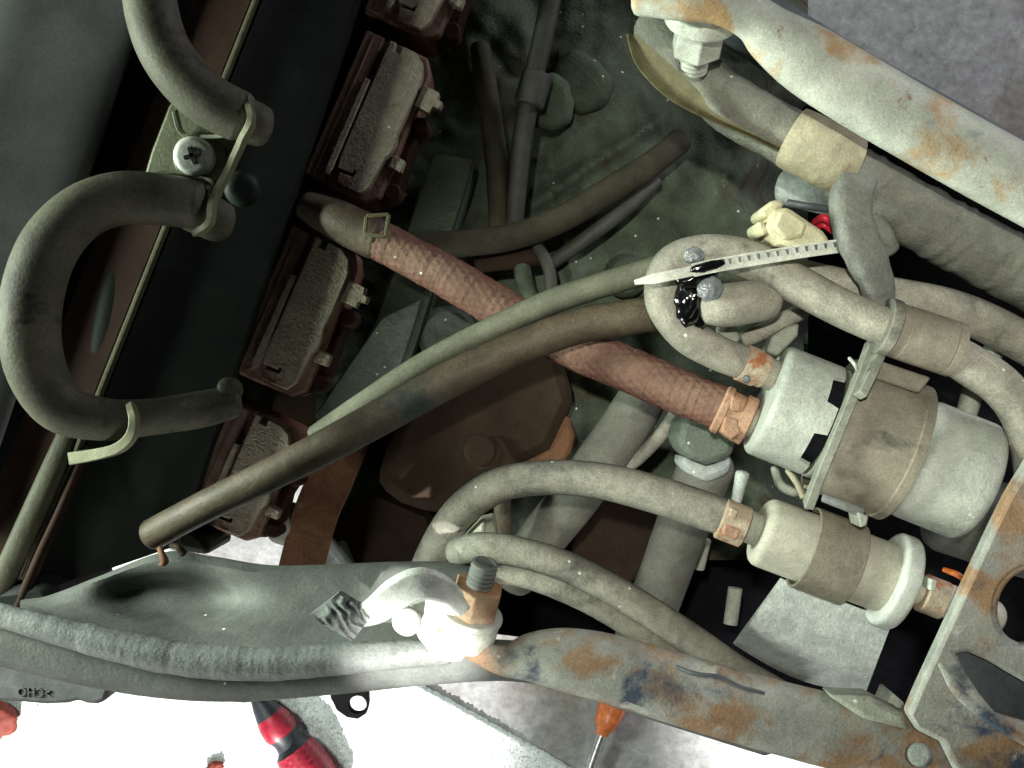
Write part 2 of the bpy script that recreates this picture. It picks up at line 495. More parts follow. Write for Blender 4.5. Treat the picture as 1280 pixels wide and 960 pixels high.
grimy('handle_red', (0.26, 0.012, 0.028), None, rough=0.4, spec=0.4, bump=0.2)
grimy('handle_black', (0.02, 0.022, 0.03), None, rough=0.5, spec=0.4, bump=0.2)
grimy('handle_amber', (0.60, 0.16, 0.05), None, rough=0.35, spec=0.5, bump=0.1)
grimy('steel', (0.55, 0.55, 0.55), None, rough=0.35, metal=0.8, spec=0.5, bump=0.1)
grimy('pedal_black', (0.085, 0.085, 0.088), (0.12, 0.12, 0.122), 0.5, 0.2, 0.7, bump=0.3)
grimy('scrap_red', (0.16, 0.02, 0.02), (0.28, 0.07, 0.04), 0.4, 0.0, 0.7, bump=0.6)

# ------------------------------------------------------------------ floor
def floor():
    s = 6.0
    V = [(-s, -s, 0), (s, -s, 0), (s, s, 0), (-s, s, 0)]
    o = mesh_obj('floor', V, [(0, 1, 2, 3)], 'concrete')
    o["kind"] = "structure"; o["label"] = "speckled grey concrete floor"
floor()

def towel():
    # looped white cloth; its upper right edge runs down to the right
    a = W(250, 700, 0.0); b = W(740, 972, 0.0)
    e = (b - a).normalized(); n = Vector((-e.y, e.x, 0)) * -1      # n points down-left
    if n.y > 0: n = -n
    L = (b - a).length + 0.75; D = 0.5
    st = 0.0028
    nu = int(L / st); nv = int(D / st)
    V, F = [], []
    org = a - e * 0.55
    for i in range(nv + 1):
        for j in range(nu + 1):
            p = org + e * (j * st) + n * (i * st)
            p = p + n * (0.0016 * (mnoise.noise(Vector((j * 0.9, 3.3, 0))))) * (1 if i == 0 else 0.3)
            h = 0.006 + 0.0020 * mnoise.noise(Vector((p.x * 260, p.y * 260, 0.5))) + 0.0012 * ((i + j) % 2)
            h += 0.003 * mnoise.noise(Vector((p.x * 12, p.y * 12, 5.5)))
            V.append((p.x, p.y, 0.001 if i == 0 else max(0.002, h)))
    for i in range(nv):
        for j in range(nu):
            q = i * (nu + 1) + j
            F.append((q, q + 1, q + nu + 2, q + nu + 1))
    o = mesh_obj('towel', V, F, 'towel_white', sharp=180)
    tag(o, 'white looped cloth spread in the sun on the floor below the frame', 'towel')
towel()

# ------------------------------------------------------------------ engine block (deep casting)
def engine():
    r = empty('engine_block', W(690, 330, 0.30), 'grimy green-grey cast engine block deep behind the hoses', 'engine')
    x0, x1, y0, y1, st = 395, 1010, -40, 700, 5
    xs = list(np.arange(x0, x1 + 1, st)); ys = list(np.arange(y0, y1 + 1, st))
    def hgt(x, y):
        z = 0.612
        n = Vector((x * 0.012, y * 0.012, 1.7))
        z += 0.006 * mnoise.noise(n) + 0.0022 * mnoise.noise(n * 4)
        # raised land at the right of the two cables
        def bump(cx, cy, rx, ry, h, p=4):
            d = ((x - cx) / rx) ** 2 + ((y - cy) / ry) ** 2
            return h / (1 + d ** p)
        z += bump(760, 170, 75, 95, 0.016)
        z += bump(620, 60, 50, 60, 0.010)
        z += bump(900, 260, 60, 60, 0.012)
        z += bump(730, 500, 75, 60, 0.012)
        z += bump(690, 545, 38, 38, 0.012)
        z += bump(560, 420, 28, 26, 0.014)
        z -= bump(560, 560, 90, 90, 0.03)
        z -= bump(810, 640, 130, 95, 0.05)
        edge = 945 + 22 * math.sin(y * 0.021) + 9 * math.sin(y * 0.07)
        if x > edge: z -= 0.12 * min(1, (x - edge) / 60.0) ** 1.5
        z -= bump(600, 300, 22, 90, 0.008)
        # webs
        d = abs((x - 720) * 0.55 + (y - 220) * 0.83)
        if 660 < x < 830: z += 0.008 * math.exp(-(d / 9.0) ** 2)
        d = abs((x - 690) * 0.9 - (y - 250) * 0.25)
        if 200 < y < 360: z += 0.006 * math.exp(-(d / 7.0) ** 2)
        return z
    V, F = [], []
    for y in ys:
        for x in xs:
            V.append(W(x, y, hgt(x, y)))
    nx, ny = len(xs), len(ys)
    for i in range(ny - 1):
        for j in range(nx - 1):
            q = i * nx + j
            F.append((q, q + 1, q + nx + 1, q + nx))
    # skirt and bottom
    border = [j for j in range(nx)] + [i * nx + nx - 1 for i in range(1, ny)] + [(ny - 1) * nx + j for j in range(nx - 2, -1, -1)] + [i * nx for i in range(ny - 2, 0, -1)]
    base = len(V)
    for q in border:
        v = V[q]; V.append(Vector((v.x * 0.9, v.y * 0.9, 0.24)))
    nb = len(border)
    for i in range(nb):
        j = (i + 1) % nb
        F.append((border[i], border[j], base + j, base + i))
    F.append(tuple(base + i for i in range(nb)))
    mesh_obj('casting', V, F, 'engine_cast', r, sharp=60)
    # long flat cover strip beside the relay boxes
    prism('cover_strip', [(542, 190), (592, 198), (586, 225), (500, 490), (430, 545), (410, 520), (470, 400)], 0.648, 0.600, 'engine_cast', r, 0.001)
    prism('cover_strip', [(478, 395), (528, 372), (492, 480), (420, 545), (395, 515)], 0.656, 0.60, 'alloy_green', r, 0.001)
    prism('lower_case', [(230, 180), (420, 120), (430, 560), (380, 590), (300, 580), (215, 590)], 0.60, 0.30, 'cover_brown', r, 0.004)
    # bosses
    lathe('boss', W(560, 420, 0.60), W(560, 420, 0.650), [(0, 0.016), (0.03, 0.015), (0.034, 0.012)], 'alloy_green', r, 24)
    lathe('boss', W(782, 345, 0.60), W(782, 345, 0.640), [(0, 0.012), (0.024, 0.011), (0.028, 0.008)], 'engine_cast', r, 24)
    lathe('boss', W(722, 108, 0.60), W(732, 102, 0.648), rprof(0, 0.044, 0.014, 0.006), 'engine_cast', r, 40, mod=lambda q, a: 1 + 0.12 * math.sin(2 * a + 0.5) + 0.06 * math.sin(3 * a) + 0.03 * math.sin(7 * a))
    lathe('boss', W(690, 130, 0.62), W(690, 130, 0.655), rprof(0, 0.030, 0.012, 0.005), 'engine_cast', r, 40, mod=lambda q, a: 1 + 0.14 * math.sin(2 * a + 1.5) + 0.06 * math.sin(3 * a + 1) + 0.03 * math.sin(8 * a))
    # bolt with a rusty head above the brown cover
    lathe('bolt_head', W(678, 548, 0.60), W(676, 546, 0.655), rprof(0, 0.052, 0.0165, 0.003), 'strap_rust', r, 12)
    # left lower grey casting that goes under the frame
    prism('side_casting', [(420, 640), (470, 610), (540, 640), (560, 720), (395, 725)], 0.630, 0.30, 'cover_brown', r, 0.004)
    prism('side_casting', [(395, 690), (425, 680), (445, 725), (392, 725)], 0.645, 0.5, 'alloy_dust', r, 0.002)
    prism('fin', [(405, 683), (412, 676), (440, 712), (434, 718)], 0.652, 0.64, 'alloy_dust', r, 0.0006)
engine()

def brown_cover():
    r = empty('side_cover', W(560, 560, 0.58), 'large smooth dark brown plastic cover below the long hose', 'cover')
    prism('shell', [(508, 505), (560, 470), (640, 440), (700, 440), (720, 500), (690, 565), (640, 590), (600, 600), (560, 635), (545, 645), (500, 630), (468, 606), (480, 565)], 0.655, 0.575, 'cover_brown', r, 0.006)
    lathe('boss', W(600, 563, 0.65), W(600, 563, 0.662), rprof(0, 0.011, 0.0075, 0.0015), 'cover_brown', r, 24)
    prism('lip', [(585, 548), (625, 545), (650, 582), (598, 588)], 0.6585, 0.64, 'cover_brown', r, 0.0012)
brown_cover()

def shade_sheet():  # black sheet added where the space below is only in shade
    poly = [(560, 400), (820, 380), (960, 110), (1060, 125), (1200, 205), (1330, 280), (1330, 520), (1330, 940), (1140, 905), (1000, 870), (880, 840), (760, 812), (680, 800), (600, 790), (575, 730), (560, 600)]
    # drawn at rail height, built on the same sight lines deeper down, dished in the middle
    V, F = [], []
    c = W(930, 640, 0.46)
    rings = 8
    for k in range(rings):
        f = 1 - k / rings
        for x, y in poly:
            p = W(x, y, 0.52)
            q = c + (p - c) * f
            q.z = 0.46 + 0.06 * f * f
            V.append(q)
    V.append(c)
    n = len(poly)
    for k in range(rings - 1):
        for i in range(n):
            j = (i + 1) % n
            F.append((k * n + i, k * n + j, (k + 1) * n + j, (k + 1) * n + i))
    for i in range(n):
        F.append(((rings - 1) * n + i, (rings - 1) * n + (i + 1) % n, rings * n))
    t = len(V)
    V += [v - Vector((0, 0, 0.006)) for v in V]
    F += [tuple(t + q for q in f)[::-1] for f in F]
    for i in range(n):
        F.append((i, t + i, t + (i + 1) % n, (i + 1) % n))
    o = mesh_obj('shade_sheet', V, F, 'void_black')
    tag(o, 'black sheet standing in for the deep shade under the fuel pump and filter', 'shade_sheet')
shade_sheet()

# ------------------------------------------------------------------ air box on the left (ridged, black)
def air_box():
    r = empty('air_box', W(200, 350, 0.60), 'black ridged plastic air box filling the left side behind the bent hoses', 'air box')
    def strip(name, lines, mat, n=26, bottom=0.58, sharp=45, cut=True):
        """lines: (top px, top py, bottom px, bottom py, z_top, z_bot)"""
        V, F = [], []
        m = len(lines)
        for i in range(n + 1):
            f = i / n
            for (tx, ty, bx, by, zt, zb) in lines:
                V.append(W(tx + (bx - tx) * f, ty + (by - ty) * f, zt + (zb - zt) * f))
        for i in range(n):
            for j in range(m - 1):
                q = i * m + j
                F.append((q, q + 1, q + m + 1, q + m))
        base = len(V)
        for i in range(n + 1):
            for j in (0, m - 1):
                v = V[i * m + j]; V.append(Vector((v.x, v.y, bottom)))
        for i in range(n):
            F.append((i * m, (i + 1) * m, base + 2 * (i + 1), base + 2 * i))
            F.append((i * m + m - 1, base + 2 * i + 1, base + 2 * (i + 1) + 1, (i + 1) * m + m - 1))
        F.append(tuple(n * m + j for j in range(m)) + (base + 2 * n + 1, base + 2 * n))
        F.append(tuple(j for j in range(m)) + (base + 1, base))
        F.append(tuple(base + 2 * i for i in range(n + 1)) + tuple(base + 2 * i + 1 for i in range(n, -1, -1)))
        return mesh_obj(name, V, F, mat, r, sharp=sharp)
    # main panel: from the ridge to the edge by the relay boxes
    strip('panel', [(352, -60, 36, 736, 0.715, 0.715), (372, -60, 58, 734, 0.712, 0.712), (420, -60, 134, 712, 0.709, 0.709), (462, -60, 222, 682, 0.703, 0.703), (470, -60, 228, 678, 0.690, 0.690)], 'plastic_black')
    strip('ridge', [(339, -60, 22, 736, 0.716, 0.718), (341.5, -60, 24.5, 736, 0.7185, 0.7205), (344, -60, 28, 734, 0.7185, 0.7205), (347, -60, 31, 733, 0.716, 0.718)], 'ridge_olive')
    strip('side_band', [(268, -60, -60, 745, 0.700, 0.700), (290, -60, -30, 742, 0.707, 0.707), (318, -60, 2, 740, 0.710, 0.710), (337, -60, 20, 736, 0.711, 0.711)], 'plastic_red_black')
    strip('groove', [(120, -60, -200, 745, 0.66, 0.66), (267, -60, -62, 745, 0.66, 0.66)], 'void_black')
    # the lens-shaped swelling on the band
    tube('swelling', [(168, 295, 0.700, 4), (148, 345, 0.704, 16), (135, 410, 0.705, 20), (124, 470, 0.704, 17), (115, 520, 0.700, 6)], 'plastic_black', r, nseg=20, per=8, flat=0.8)
    # lower double rail
    tube('lower_rail', [(88, 535, 0.716, 13), (60, 600, 0.721, 15), (20, 690, 0.723, 16), (-25, 790, 0.723, 16)], 'ridge_olive', r, nseg=16, per=8, flat=0.6)
    tube('lower_rail', [(108, 560, 0.716, 5), (75, 640, 0.722, 6), (48, 700, 0.724, 7), (10, 790, 0.724, 7)], 'plastic_red_black', r, nseg=12, per=8)
    prism('end_block', [(-40, 735), (20, 728), (52, 722), (66, 735), (72, 755), (70, 776), (58, 786), (30, 794), (-40, 815)], 0.726, 0.66, 'plastic_black', r, 0.008)
    prism('end_tip', [(196, 668), (226, 652), (258, 672), (262, 695), (225, 690)], 0.690, 0.65, 'plastic_black', r, 0.003)
air_box()

def intake_duct():
    V, F = [], []
    n, m = 40, 40
    A0 = (72, -80); A1 = (-150, 600)
    path = [(A0[0], A0[1], 0.700, 122), ((A0[0] + A1[0]) / 2, (A0[1] + A1[1]) / 2, 0.700, 120), (A1[0], A1[1], 0.700, 118)]
    o = tube('intake_duct', path, 'duct_grey', nseg=64, per=20, mod=hose_mod(0.006, 30, 4))
    tag(o, 'big round smooth grey duct at the far left edge', 'duct')
intake_duct()

# ------------------------------------------------------------------ relay boxes in a slanted row
def relay_proto():
    r = empty('relay_box', (0, 0, 0), 'x', 'relay box')
    mm = 0.001
    def part(name, V, F, mat, bev=0.0006, parent=None):
        return mesh_obj(name, [Vector(v) * mm for v in V], F, mat, parent or r, bevel=bev)
    def slab(name, poly, z0, z1, mat, bev=0.0006, parent=None):
        n = len(poly)
        V = [(x, y, z1) for x, y in poly] + [(x, y, z0) for x, y in poly]
        F = [tuple(range(n)), tuple(range(n, 2 * n))[::-1]] + [(i, n + i, n + (i + 1) % n, (i + 1) % n) for i in range(n)]
        return part(name, V, F, mat, bev, parent)
    slab('housing', [(0, 0), (30, -1), (34, -8), (35, -66), (30, -71), (0, -71)], -34, -4.5, 'relay_housing', 0.0012)
    part('side_rib', *box_geo(0.4, 9.5, -70, -1, -6, -2.0), 'relay_housing', 0.0008)
    part('side_rib', *box_geo(4.2, 5.2, -69, -2, -2.2, -1.2), 'relay_housing', 0.0003)
    c = slab('cover', [(12.5, -1.5), (15.5, -1.5), (15.5, -5.5), (18.5, -5.5), (18.5, -1.8), (25, -2.0), (29.5, -5), (32, -11), (32.3, -30), (31.6, -38), (33, -42), (32.5, -47), (31, -50), (30, -64), (27.5, -68.5), (15.5, -68.5), (15, -63.5), (21.5, -63.0), (21.6, -60.5), (20.6, -60.5), (20.6, -61.8), (13.5, -62), (12.5, -56)],
             -5, 0, 'relay_cover', 0.0007)
    slab('latch_strip', [(8.8, -21), (11.4, -21), (11.7, -63), (11.2, -66.5), (8.8, -66.5)], -5, 0.6, 'relay_cover', 0.0004)
    slab('tab', [(33, -13), (41, -13.5), (41.5, -16.5), (44, -16.8), (44, -20), (41, -20.2), (40.5, -23.5), (33, -23)], -9, -2.0, 'relay_cover', 0.0005)
    slab('tab', [(33, -46.5), (39, -47), (39.2, -52.3), (33, -52.5)], -9, -3.0, 'relay_cover', 0.0005)
    slab('pin_base', [(33, -24), (37, -26), (39, -33), (38, -40), (40, -56), (37, -66), (31, -69), (31, -24)], -30, -11, 'plastic_red_black', 0.001)
    V, F = lathe_geo((38, -29, -22), (38, -29, -9), [(0, 4.2), (12, 4.0), (13, 3.2)], 16)
    part('pin', V, F, 'plastic_red_black', 0)
    V, F = lathe_geo((38, -61, -22), (38, -61, -10), [(0, 4.2), (11, 4.0), (12, 3.2)], 16)
    part('pin', V, F, 'plastic_red_black', 0)
    return r
REL_LABELS = ['dusty relay box cut off by the top edge of the photo', 'dusty red-brown relay box above the end of the braided hose',
              'dusty red-brown relay box between the braided hose and the lower bent hose', 'relay box half hidden under the long dark hose near the lower frame']
proto = relay_proto()
places = [(533, -175), (457, 32), (364, 277), (288, 500)]
for i, (x, y) in enumerate(places):
    if i == 0:
        o = proto
    else:
        o = proto.copy(); COL.objects.link(o)
        for ch in [c for c in bpy.data.objects if c.parent == proto]:
            c2 = ch.copy(); COL.objects.link(c2); c2.parent = o
    o.location = W(x, y, 0.690); o.rotation_euler = (0, 0, math.radians(-23.5))
    if i == 3: o.scale = (1, 0.78, 1)
    o["label"] = REL_LABELS[i]; o["group"] = 'relay boxes in a slanted row'

# ------------------------------------------------------------------ bent hoses with their clip, far left
def bent_hose(name, path, label, loc):
    r = empty(name, loc, label, 'hose', 'thick bent hoses held by the clip plate')
    tube('pipe', path, 'rubber_left', r, nseg=36, per=14, mod=hose_mod(0.012, 60))
    return r
h1 = bent_hose('bent_hose', [(198, -90, 0.772, 34), (186, -20, 0.772, 33), (198, 45, 0.771, 33), (225, 92, 0.769, 33), (262, 126, 0.766, 33), (300, 146, 0.762, 32)],
               'thick dark hose entering from the top left into the clip plate', W(230, 90, 0.74))
tube('end_plug', [(290, 142, 0.760, 27), (320, 155, 0.757, 27), (330, 158, 0.756, 25)], 'rubber_left', h1, nseg=24)
h2 = bent_hose('bent_hose', [(246, 256, 0.758, 31), (205, 250, 0.760, 32), (150, 248, 0.765, 33), (98, 268, 0.771, 34), (58, 315, 0.775, 36), (38, 385, 0.776, 37), (43, 455, 0.773, 36), (75, 508, 0.768, 32), (130, 524, 0.764, 27), (190, 521, 0.760, 23), (250, 512, 0.757, 23), (292, 502, 0.752, 21)],
               'thick dark hose bent in a C at the far left edge', W(60, 400, 0.74))
tube('end_plug', [(240, 262, 0.752, 27), (268, 274, 0.750, 27), (280, 278, 0.748, 25)], 'rubber_left', h2, nseg=24)
tube('end_nub', [(280, 497, 0.745, 14), (288, 488, 0.752, 16), (284, 484, 0.757, 13)], 'ridge_olive', h2, nseg=16)

def clip():
    r = empty('hose_clip', W(245, 200, 0.73), 'metal clip plate with cross-head screw joining the two bent hoses', 'clip')
    prism('plate', [(212, 128), (300, 122), (306, 165), (262, 268), (232, 276), (180, 218), (188, 190)], 0.751, 0.745, 'clip_plate', r, 0.0012)
    sweep('rim', [(309, 124, 0.766), (314, 150, 0.772), (302, 178, 0.765), (285, 215, 0.758), (267, 250, 0.762), (262, 278, 0.768), (246, 292, 0.764)], [(-3.5, -9), (3.5, -9), (3.5, 8), (-3.5, 8)], 'clip_edge', r)
    sweep('rim', [(218, 138, 0.758), (230, 168, 0.754), (270, 172, 0.756), (306, 166, 0.764)], [(-3, -6), (3, -6), (3, 6), (-3, 6)], 'clip_plate', r)
    sweep('rim', [(186, 220, 0.756), (225, 216, 0.755), (262, 224, 0.757), (268, 246, 0.762)], [(-3, -6), (3, -6), (3, 6), (-3, 6)], 'clip_plate', r)
    lathe('washer', W(250, 198, 0.750), W(250, 198, 0.757), rprof(0, 0.005, 0.0098, 0.001), 'clip_plate', r, 32)
    hd = lathe('screw', W(246, 197, 0.752), W(240, 194, 0.766), rprof(0, 0.0125, 0.0072, 0.0022), 'bolt_bright', r, 32)
    c = W(239.5, 193.5, 0.7652)
    for a in (0.35, 0.35 + math.pi / 2):
        d = Vector((math.cos(a), math.sin(a), 0)) * 0.0031; e = Vector((-math.sin(a), math.cos(a), 0)) * 0.0007
        V = [c - d - e, c + d - e, c + d + e, c - d + e]
        V += [v - Vector((0, 0, 0.0018)) for v in V]
        mesh_obj('slot', V, [(0, 1, 2, 3), (7, 6, 5, 4), (0, 4, 5, 1), (1, 5, 6, 2), (2, 6, 7, 3), (3, 7, 4, 0)], 'slot_black', hd)
    lathe('nut', W(303, 236, 0.725), W(303, 236, 0.738), rprof(0, 0.012, 0.0072, 0.004), 'plastic_black', r, 28)
clip()

def hook():
    o = sweep('hose_hook', [(164, 506, 0.772), (168, 525, 0.776), (164, 545, 0.774), (148, 560, 0.768), (120, 568, 0.758), (96, 572, 0.745)], [(-5, -7), (5, -7), (5, 7), (-5, 7)], 'clip_edge', per=8, taper=lambda f: 0.9 + 0.7 * f)
    tag(o, 'small curved metal hook under the C-shaped hose', 'hook')
hook()

# ------------------------------------------------------------------ deep cables and hoses over the engine
o = tube('cable', [(600, 60, 0.640, 13), (608, 110, 0.648, 14), (618, 180, 0.652, 14), (622, 240, 0.652, 13), (624, 300, 0.648, 13)], 'rubber_murk', nseg=16, mod=hose_mod(0.03))
tag(o, 'brownish cable running down beside the relay boxes, left of a pair', 'cable', 'pair of deep vertical cables')
r = empty('cable', W(660, 150, 0.63), 'black cable with a collar, right of a vertical pair', 'cable', 'pair of deep vertical cables')
tube('wire', [(694, -30, 0.665, 13), (680, 40, 0.665, 13), (664, 110, 0.664, 13), (652, 180, 0.660, 13), (646, 240, 0.656, 12), (641, 300, 0.650, 12)], 'rubber_dark', r, nseg=16)
lathe('collar', W(672, 92, 0.664), W(660, 134, 0.664), rprof(0, 0.0155, 0.0072, 0.001), 'rubber_dark', r, 16)
o = tube('deep_hose', [(445, 300, 0.650, 16), (500, 306, 0.660, 17), (570, 305, 0.664, 17), (640, 296, 0.664, 17), (705, 272, 0.660, 17), (765, 236, 0.654, 17), (815, 204, 0.648, 16), (850, 176, 0.636, 16)], 'rubber_murk', nseg=20, mod=hose_mod(0.02))
tag(o, 'brown hose curving over the engine from the braided hose up to the right', 'hose')
r = empty('pipe_joint', W(640, 330, 0.63), 'dark short pipe joint on the engine behind the braided hose', 'joint')
tube('sleeve', [(598, 330, 0.648, 11), (630, 325, 0.650, 13), (660, 322, 0.650, 13), (676, 322, 0.648, 12)], 'cover_brown', r, nseg=16)
tube('pipe', [(652, 330, 0.650, 11), (655, 350, 0.652, 11), (664, 372, 0.655, 11), (680, 395, 0.655, 11)], 'engine_cast', r, nseg=14)
tube('pipe', [(672, 308, 0.655, 7), (682, 325, 0.658, 8), (688, 345, 0.658, 8), (690, 375, 0.655, 8)], 'rubber_dark', r, nseg=14)
tube('pipe', [(688, 330, 0.63, 9), (730, 300, 0.636, 10), (780, 262, 0.636, 10), (820, 226, 0.63, 9)], 'rubber_dark', r, nseg=14)

# ------------------------------------------------------------------ braided hose
def braided():
    r = empty('braided_hose', W(660, 410, 0.66), 'dusty pink-red braided hose running slantwise through the middle', 'braided hose')
    def mod(L, a, c):
        p = 2 * math.pi
        u = L / 0.0034
        v = a * 15 / p * 1.0
        w1 = math.sin(p * (u * 0.5 + v)) ; w2 = math.sin(p * (u * 0.5 - v))
        return 1.0 + 0.020 * max(w1, w2) + 0.03 * mnoise.noise(Vector((L * 90, math.cos(a), math.sin(a)))) + 0.03 * mnoise.noise(c * 700)
    tube('sheath', [(430, 278, 0.690, 24), (500, 314, 0.694, 25), (570, 352, 0.698, 26), (650, 400, 0.702, 27), (720, 434, 0.712, 28), (790, 464, 0.722, 28), (850, 490, 0.730, 28), (905, 512, 0.736, 27)], 'braid', r, nseg=72, per=46, mod=mod, sharp=180)
    tube('end_clip', [(385, 258, 0.684, 20), (425, 277, 0.690, 25), (462, 295, 0.692, 27), (474, 300, 0.693, 26)], 'rubber_brown', r, nseg=24, mod=hose_mod(0.05, 90))
    # small square clip
    for p in ([(458, 270), (486, 268)], [(486, 268), (482, 296)], [(482, 296), (456, 292)], [(456, 292), (458, 270)]):
        sweep('clip_wire', [(p[0][0], p[0][1], 0.706), (p[1][0], p[1][1], 0.706)], [(-2.5, -3), (2.5, -3), (2.5, 2), (-2.5, 2)], 'boot_olive', r, per=2)
    # orange clamp
    A = W(898, 510, 0.737); B = W(938, 528, 0.739)
    L = (B - A).length
    cl = lathe('clamp', A, B, [(0, 0.0088), (0.0008, 0.0098), (0.003, 0.0098), (0.0036, 0.0088), (L * 0.62, 0.0086), (L * 0.66, 0.0098), (L * 0.95, 0.0098), (L, 0.0086)], 'clamp_orange', r, 28)
    prism('clamp_ear', [(906, 520), (922, 524), (926, 542), (914, 550), (902, 540)], 0.7475, 0.738, 'clamp_orange', cl, 0.0008)
    prism('clamp_ear', [(915, 494), (928, 500), (924, 516), (912, 512)], 0.7475, 0.738, 'clamp_orange', cl, 0.0008)
    tube('nipple', [(925, 522, 0.737, 20), (960, 536, 0.741, 20)], 'bracket_grey', r)
braided()

# ------------------------------------------------------------------ long hoses over the middle
o = tube('long_hose', [(190, 668, 0.712, 20), (260, 631, 0.722, 20), (330, 597, 0.729, 21), (400, 562, 0.733, 22), (480, 519, 0.735, 23), (560, 476, 0.735, 23), (640, 438, 0.735, 22), (720, 409, 0.735, 22), (780, 397, 0.735, 22), (830, 391, 0.733, 22)], 'rubber_brown', nseg=30, mod=hose_mod(0.02, 70))
tag(o, 'thick dark brown hose crossing from the lower left to the middle', 'hose')
o = tube('slim_hose', [(395, 545, 0.700, 14), (455, 503, 0.708, 14), (530, 455, 0.714, 15), (610, 413, 0.720, 15), (690, 377, 0.728, 16), (760, 354, 0.732, 16), (830, 334, 0.732, 17), (890, 322, 0.728, 18)], 'rubber_olive', nseg=24, mod=hose_mod(0.02, 70))
tag(o, 'slimmer dusty hose lying along the upper side of the thick brown hose', 'hose')

def strap_strip():
    o = sweep('rusty_strap', [(436, 545, 0.640), (415, 595, 0.655), (394, 645, 0.662), (374, 720, 0.660)], [(-28, -3), (28, -3), (28, 3), (-28, 3)], 'strap_rust')
    tag(o, 'wide rusty brown metal strap below the long hose', 'strap')
strap_strip()
def clevis():
    r = empty('wire_plug', W(300, 640, 0.62), 'small grey plastic plug hanging under the long hose', 'plug')
    prism('shell', [(252, 655), (310, 628), (332, 612), (322, 650), (300, 668), (282, 670)], 0.668, 0.63, 'plastic_black', r, 0.002)
    prism('window', [(280, 656), (288, 642), (312, 636), (304, 660)], 0.6705, 0.655, 'slot_black', r, 0.0006)
    prism('rim_bar', [(270, 658), (284, 652), (290, 638), (328, 616), (330, 621), (294, 644), (288, 657), (272, 663)], 0.672, 0.66, 'alloy_dust', r, 0.0006)
    tube('lug', [(352, 640, 0.655, 22), (358, 655, 0.655, 24), (354, 672, 0.655, 20)], 'bracket_grey', r, nseg=18)
clevis()
def twig():
    o = tube('rubber_scrap', [(200, 686, 0.742, 4), (203, 694, 0.745, 4), (206, 702, 0.745, 5), (201, 706, 0.743, 3)], 'strap_rust', nseg=10)
    tag(o, 'tiny orange scrap on the edge of the grey frame plate', 'scrap')
    o = tube('rubber_scrap', [(214, 682, 0.742, 3), (222, 684, 0.745, 4), (230, 692, 0.745, 5)], 'cover_brown', nseg=10)
    tag(o, 'tiny dark brown twig on the edge of the grey frame plate', 'scrap')
twig()

# ------------------------------------------------------------------ pipes below the braided hose
o = tube('pale_pipe', [(815, 475, 0.650, 30), (790, 520, 0.652, 31), (755, 570, 0.652, 31), (720, 620, 0.650, 31), (678, 672, 0.645, 30), (640, 720, 0.635, 30)], 'rubber_shaded', nseg=28, mod=hose_mod(0.02))
tag(o, 'pale thick pipe slanting down left below the braided hose', 'pipe')
o = tube('thin_pipe', [(858, 490, 0.66, 8), (836, 530, 0.66, 9), (800, 570, 0.655, 9), (770, 590, 0.65, 9)], 'rubber_dusty', nseg=14)
tag(o, 'thin dusty pipe beside the pale thick pipe', 'pipe')
o = tube('thin_pipe', [(628, 590, 0.66, 11), (628, 640, 0.665, 11), (630, 690, 0.66, 11)], 'rubber_brown', nseg=14)
tag(o, 'thin upright brown pipe inside the arch of the filter hose', 'pipe')
r = empty('breather_valve', W(870, 560, 0.62), 'grey alloy valve block with a thick stub pipe beside the braided hose', 'valve')
prism('block', [(856, 520), (905, 528), (922, 545), (916, 572), (884, 582), (858, 572), (846, 550)], 0.712, 0.68, 'alloy_green', r, 0.003)
prism('collar', [(852, 570), (884, 580), (916, 570), (914, 592), (884, 604), (856, 590)], 0.702, 0.675, 'alloy_dust', r, 0.003)
tube('stub_pipe', [(884, 580, 0.685, 35), (868, 620, 0.672, 34), (852, 660, 0.66, 33), (832, 715, 0.640, 32), (800, 800, 0.60, 32)], 'rubber_shaded', r, nseg=28)
prism('brace', [(705, 690), (760, 600), (850, 620), (820, 700), (760, 760), (715, 740)], 0.585, 0.54, 'cover_brown', r, 0.004)
tube('pin', [(928, 592, 0.735, 9), (925, 606, 0.735, 8), (918, 636, 0.735, 6)], 'alloy_dust', r, nseg=12)
tube('rod', [(882, 675, 0.62, 7), (874, 710, 0.62, 7)], 'bracket_grey', r, nseg=12)
tube('rod', [(919, 735, 0.63, 9), (913, 780, 0.63, 9)], 'bracket_grey', r, nseg=12, cap='flat')

# ------------------------------------------------------------------ hose to the fuel filter, and the twin hoses
r = empty('filter_hose', W(720, 610, 0.70), 'dusty grey hose arching from the lower frame to the fuel filter', 'hose')
tube('pipe', [(524, 735, 0.690, 21), (545, 685, 0.705, 21), (575, 640, 0.716, 22), (620, 608, 0.724, 22), (680, 597, 0.730, 22), (750, 601, 0.736, 23), (820, 618, 0.742, 24), (880, 638, 0.746, 24), (915, 650, 0.748, 22)], 'rubber_dusty', r, nseg=28, mod=hose_mod(0.015, 70))
A = W(900, 647, 0.748); B = W(933, 660, 0.749); L = (B - A).length
cl = lathe('clamp', A, B, [(0, 0.0070), (0.0006, 0.0080), (L - 0.0006, 0.0080), (L, 0.0070)], 'clamp_rust', r, 28)
prism('clamp_ear', [(906, 655), (926, 662), (921, 675), (914, 673), (903, 668)], 0.757, 0.749, 'clamp_orange', cl, 0.0006)
prism('clamp_ear', [(914, 634), (924, 638), (920, 650), (911, 646)], 0.757, 0.749, 'clamp_rust', cl, 0.0006)

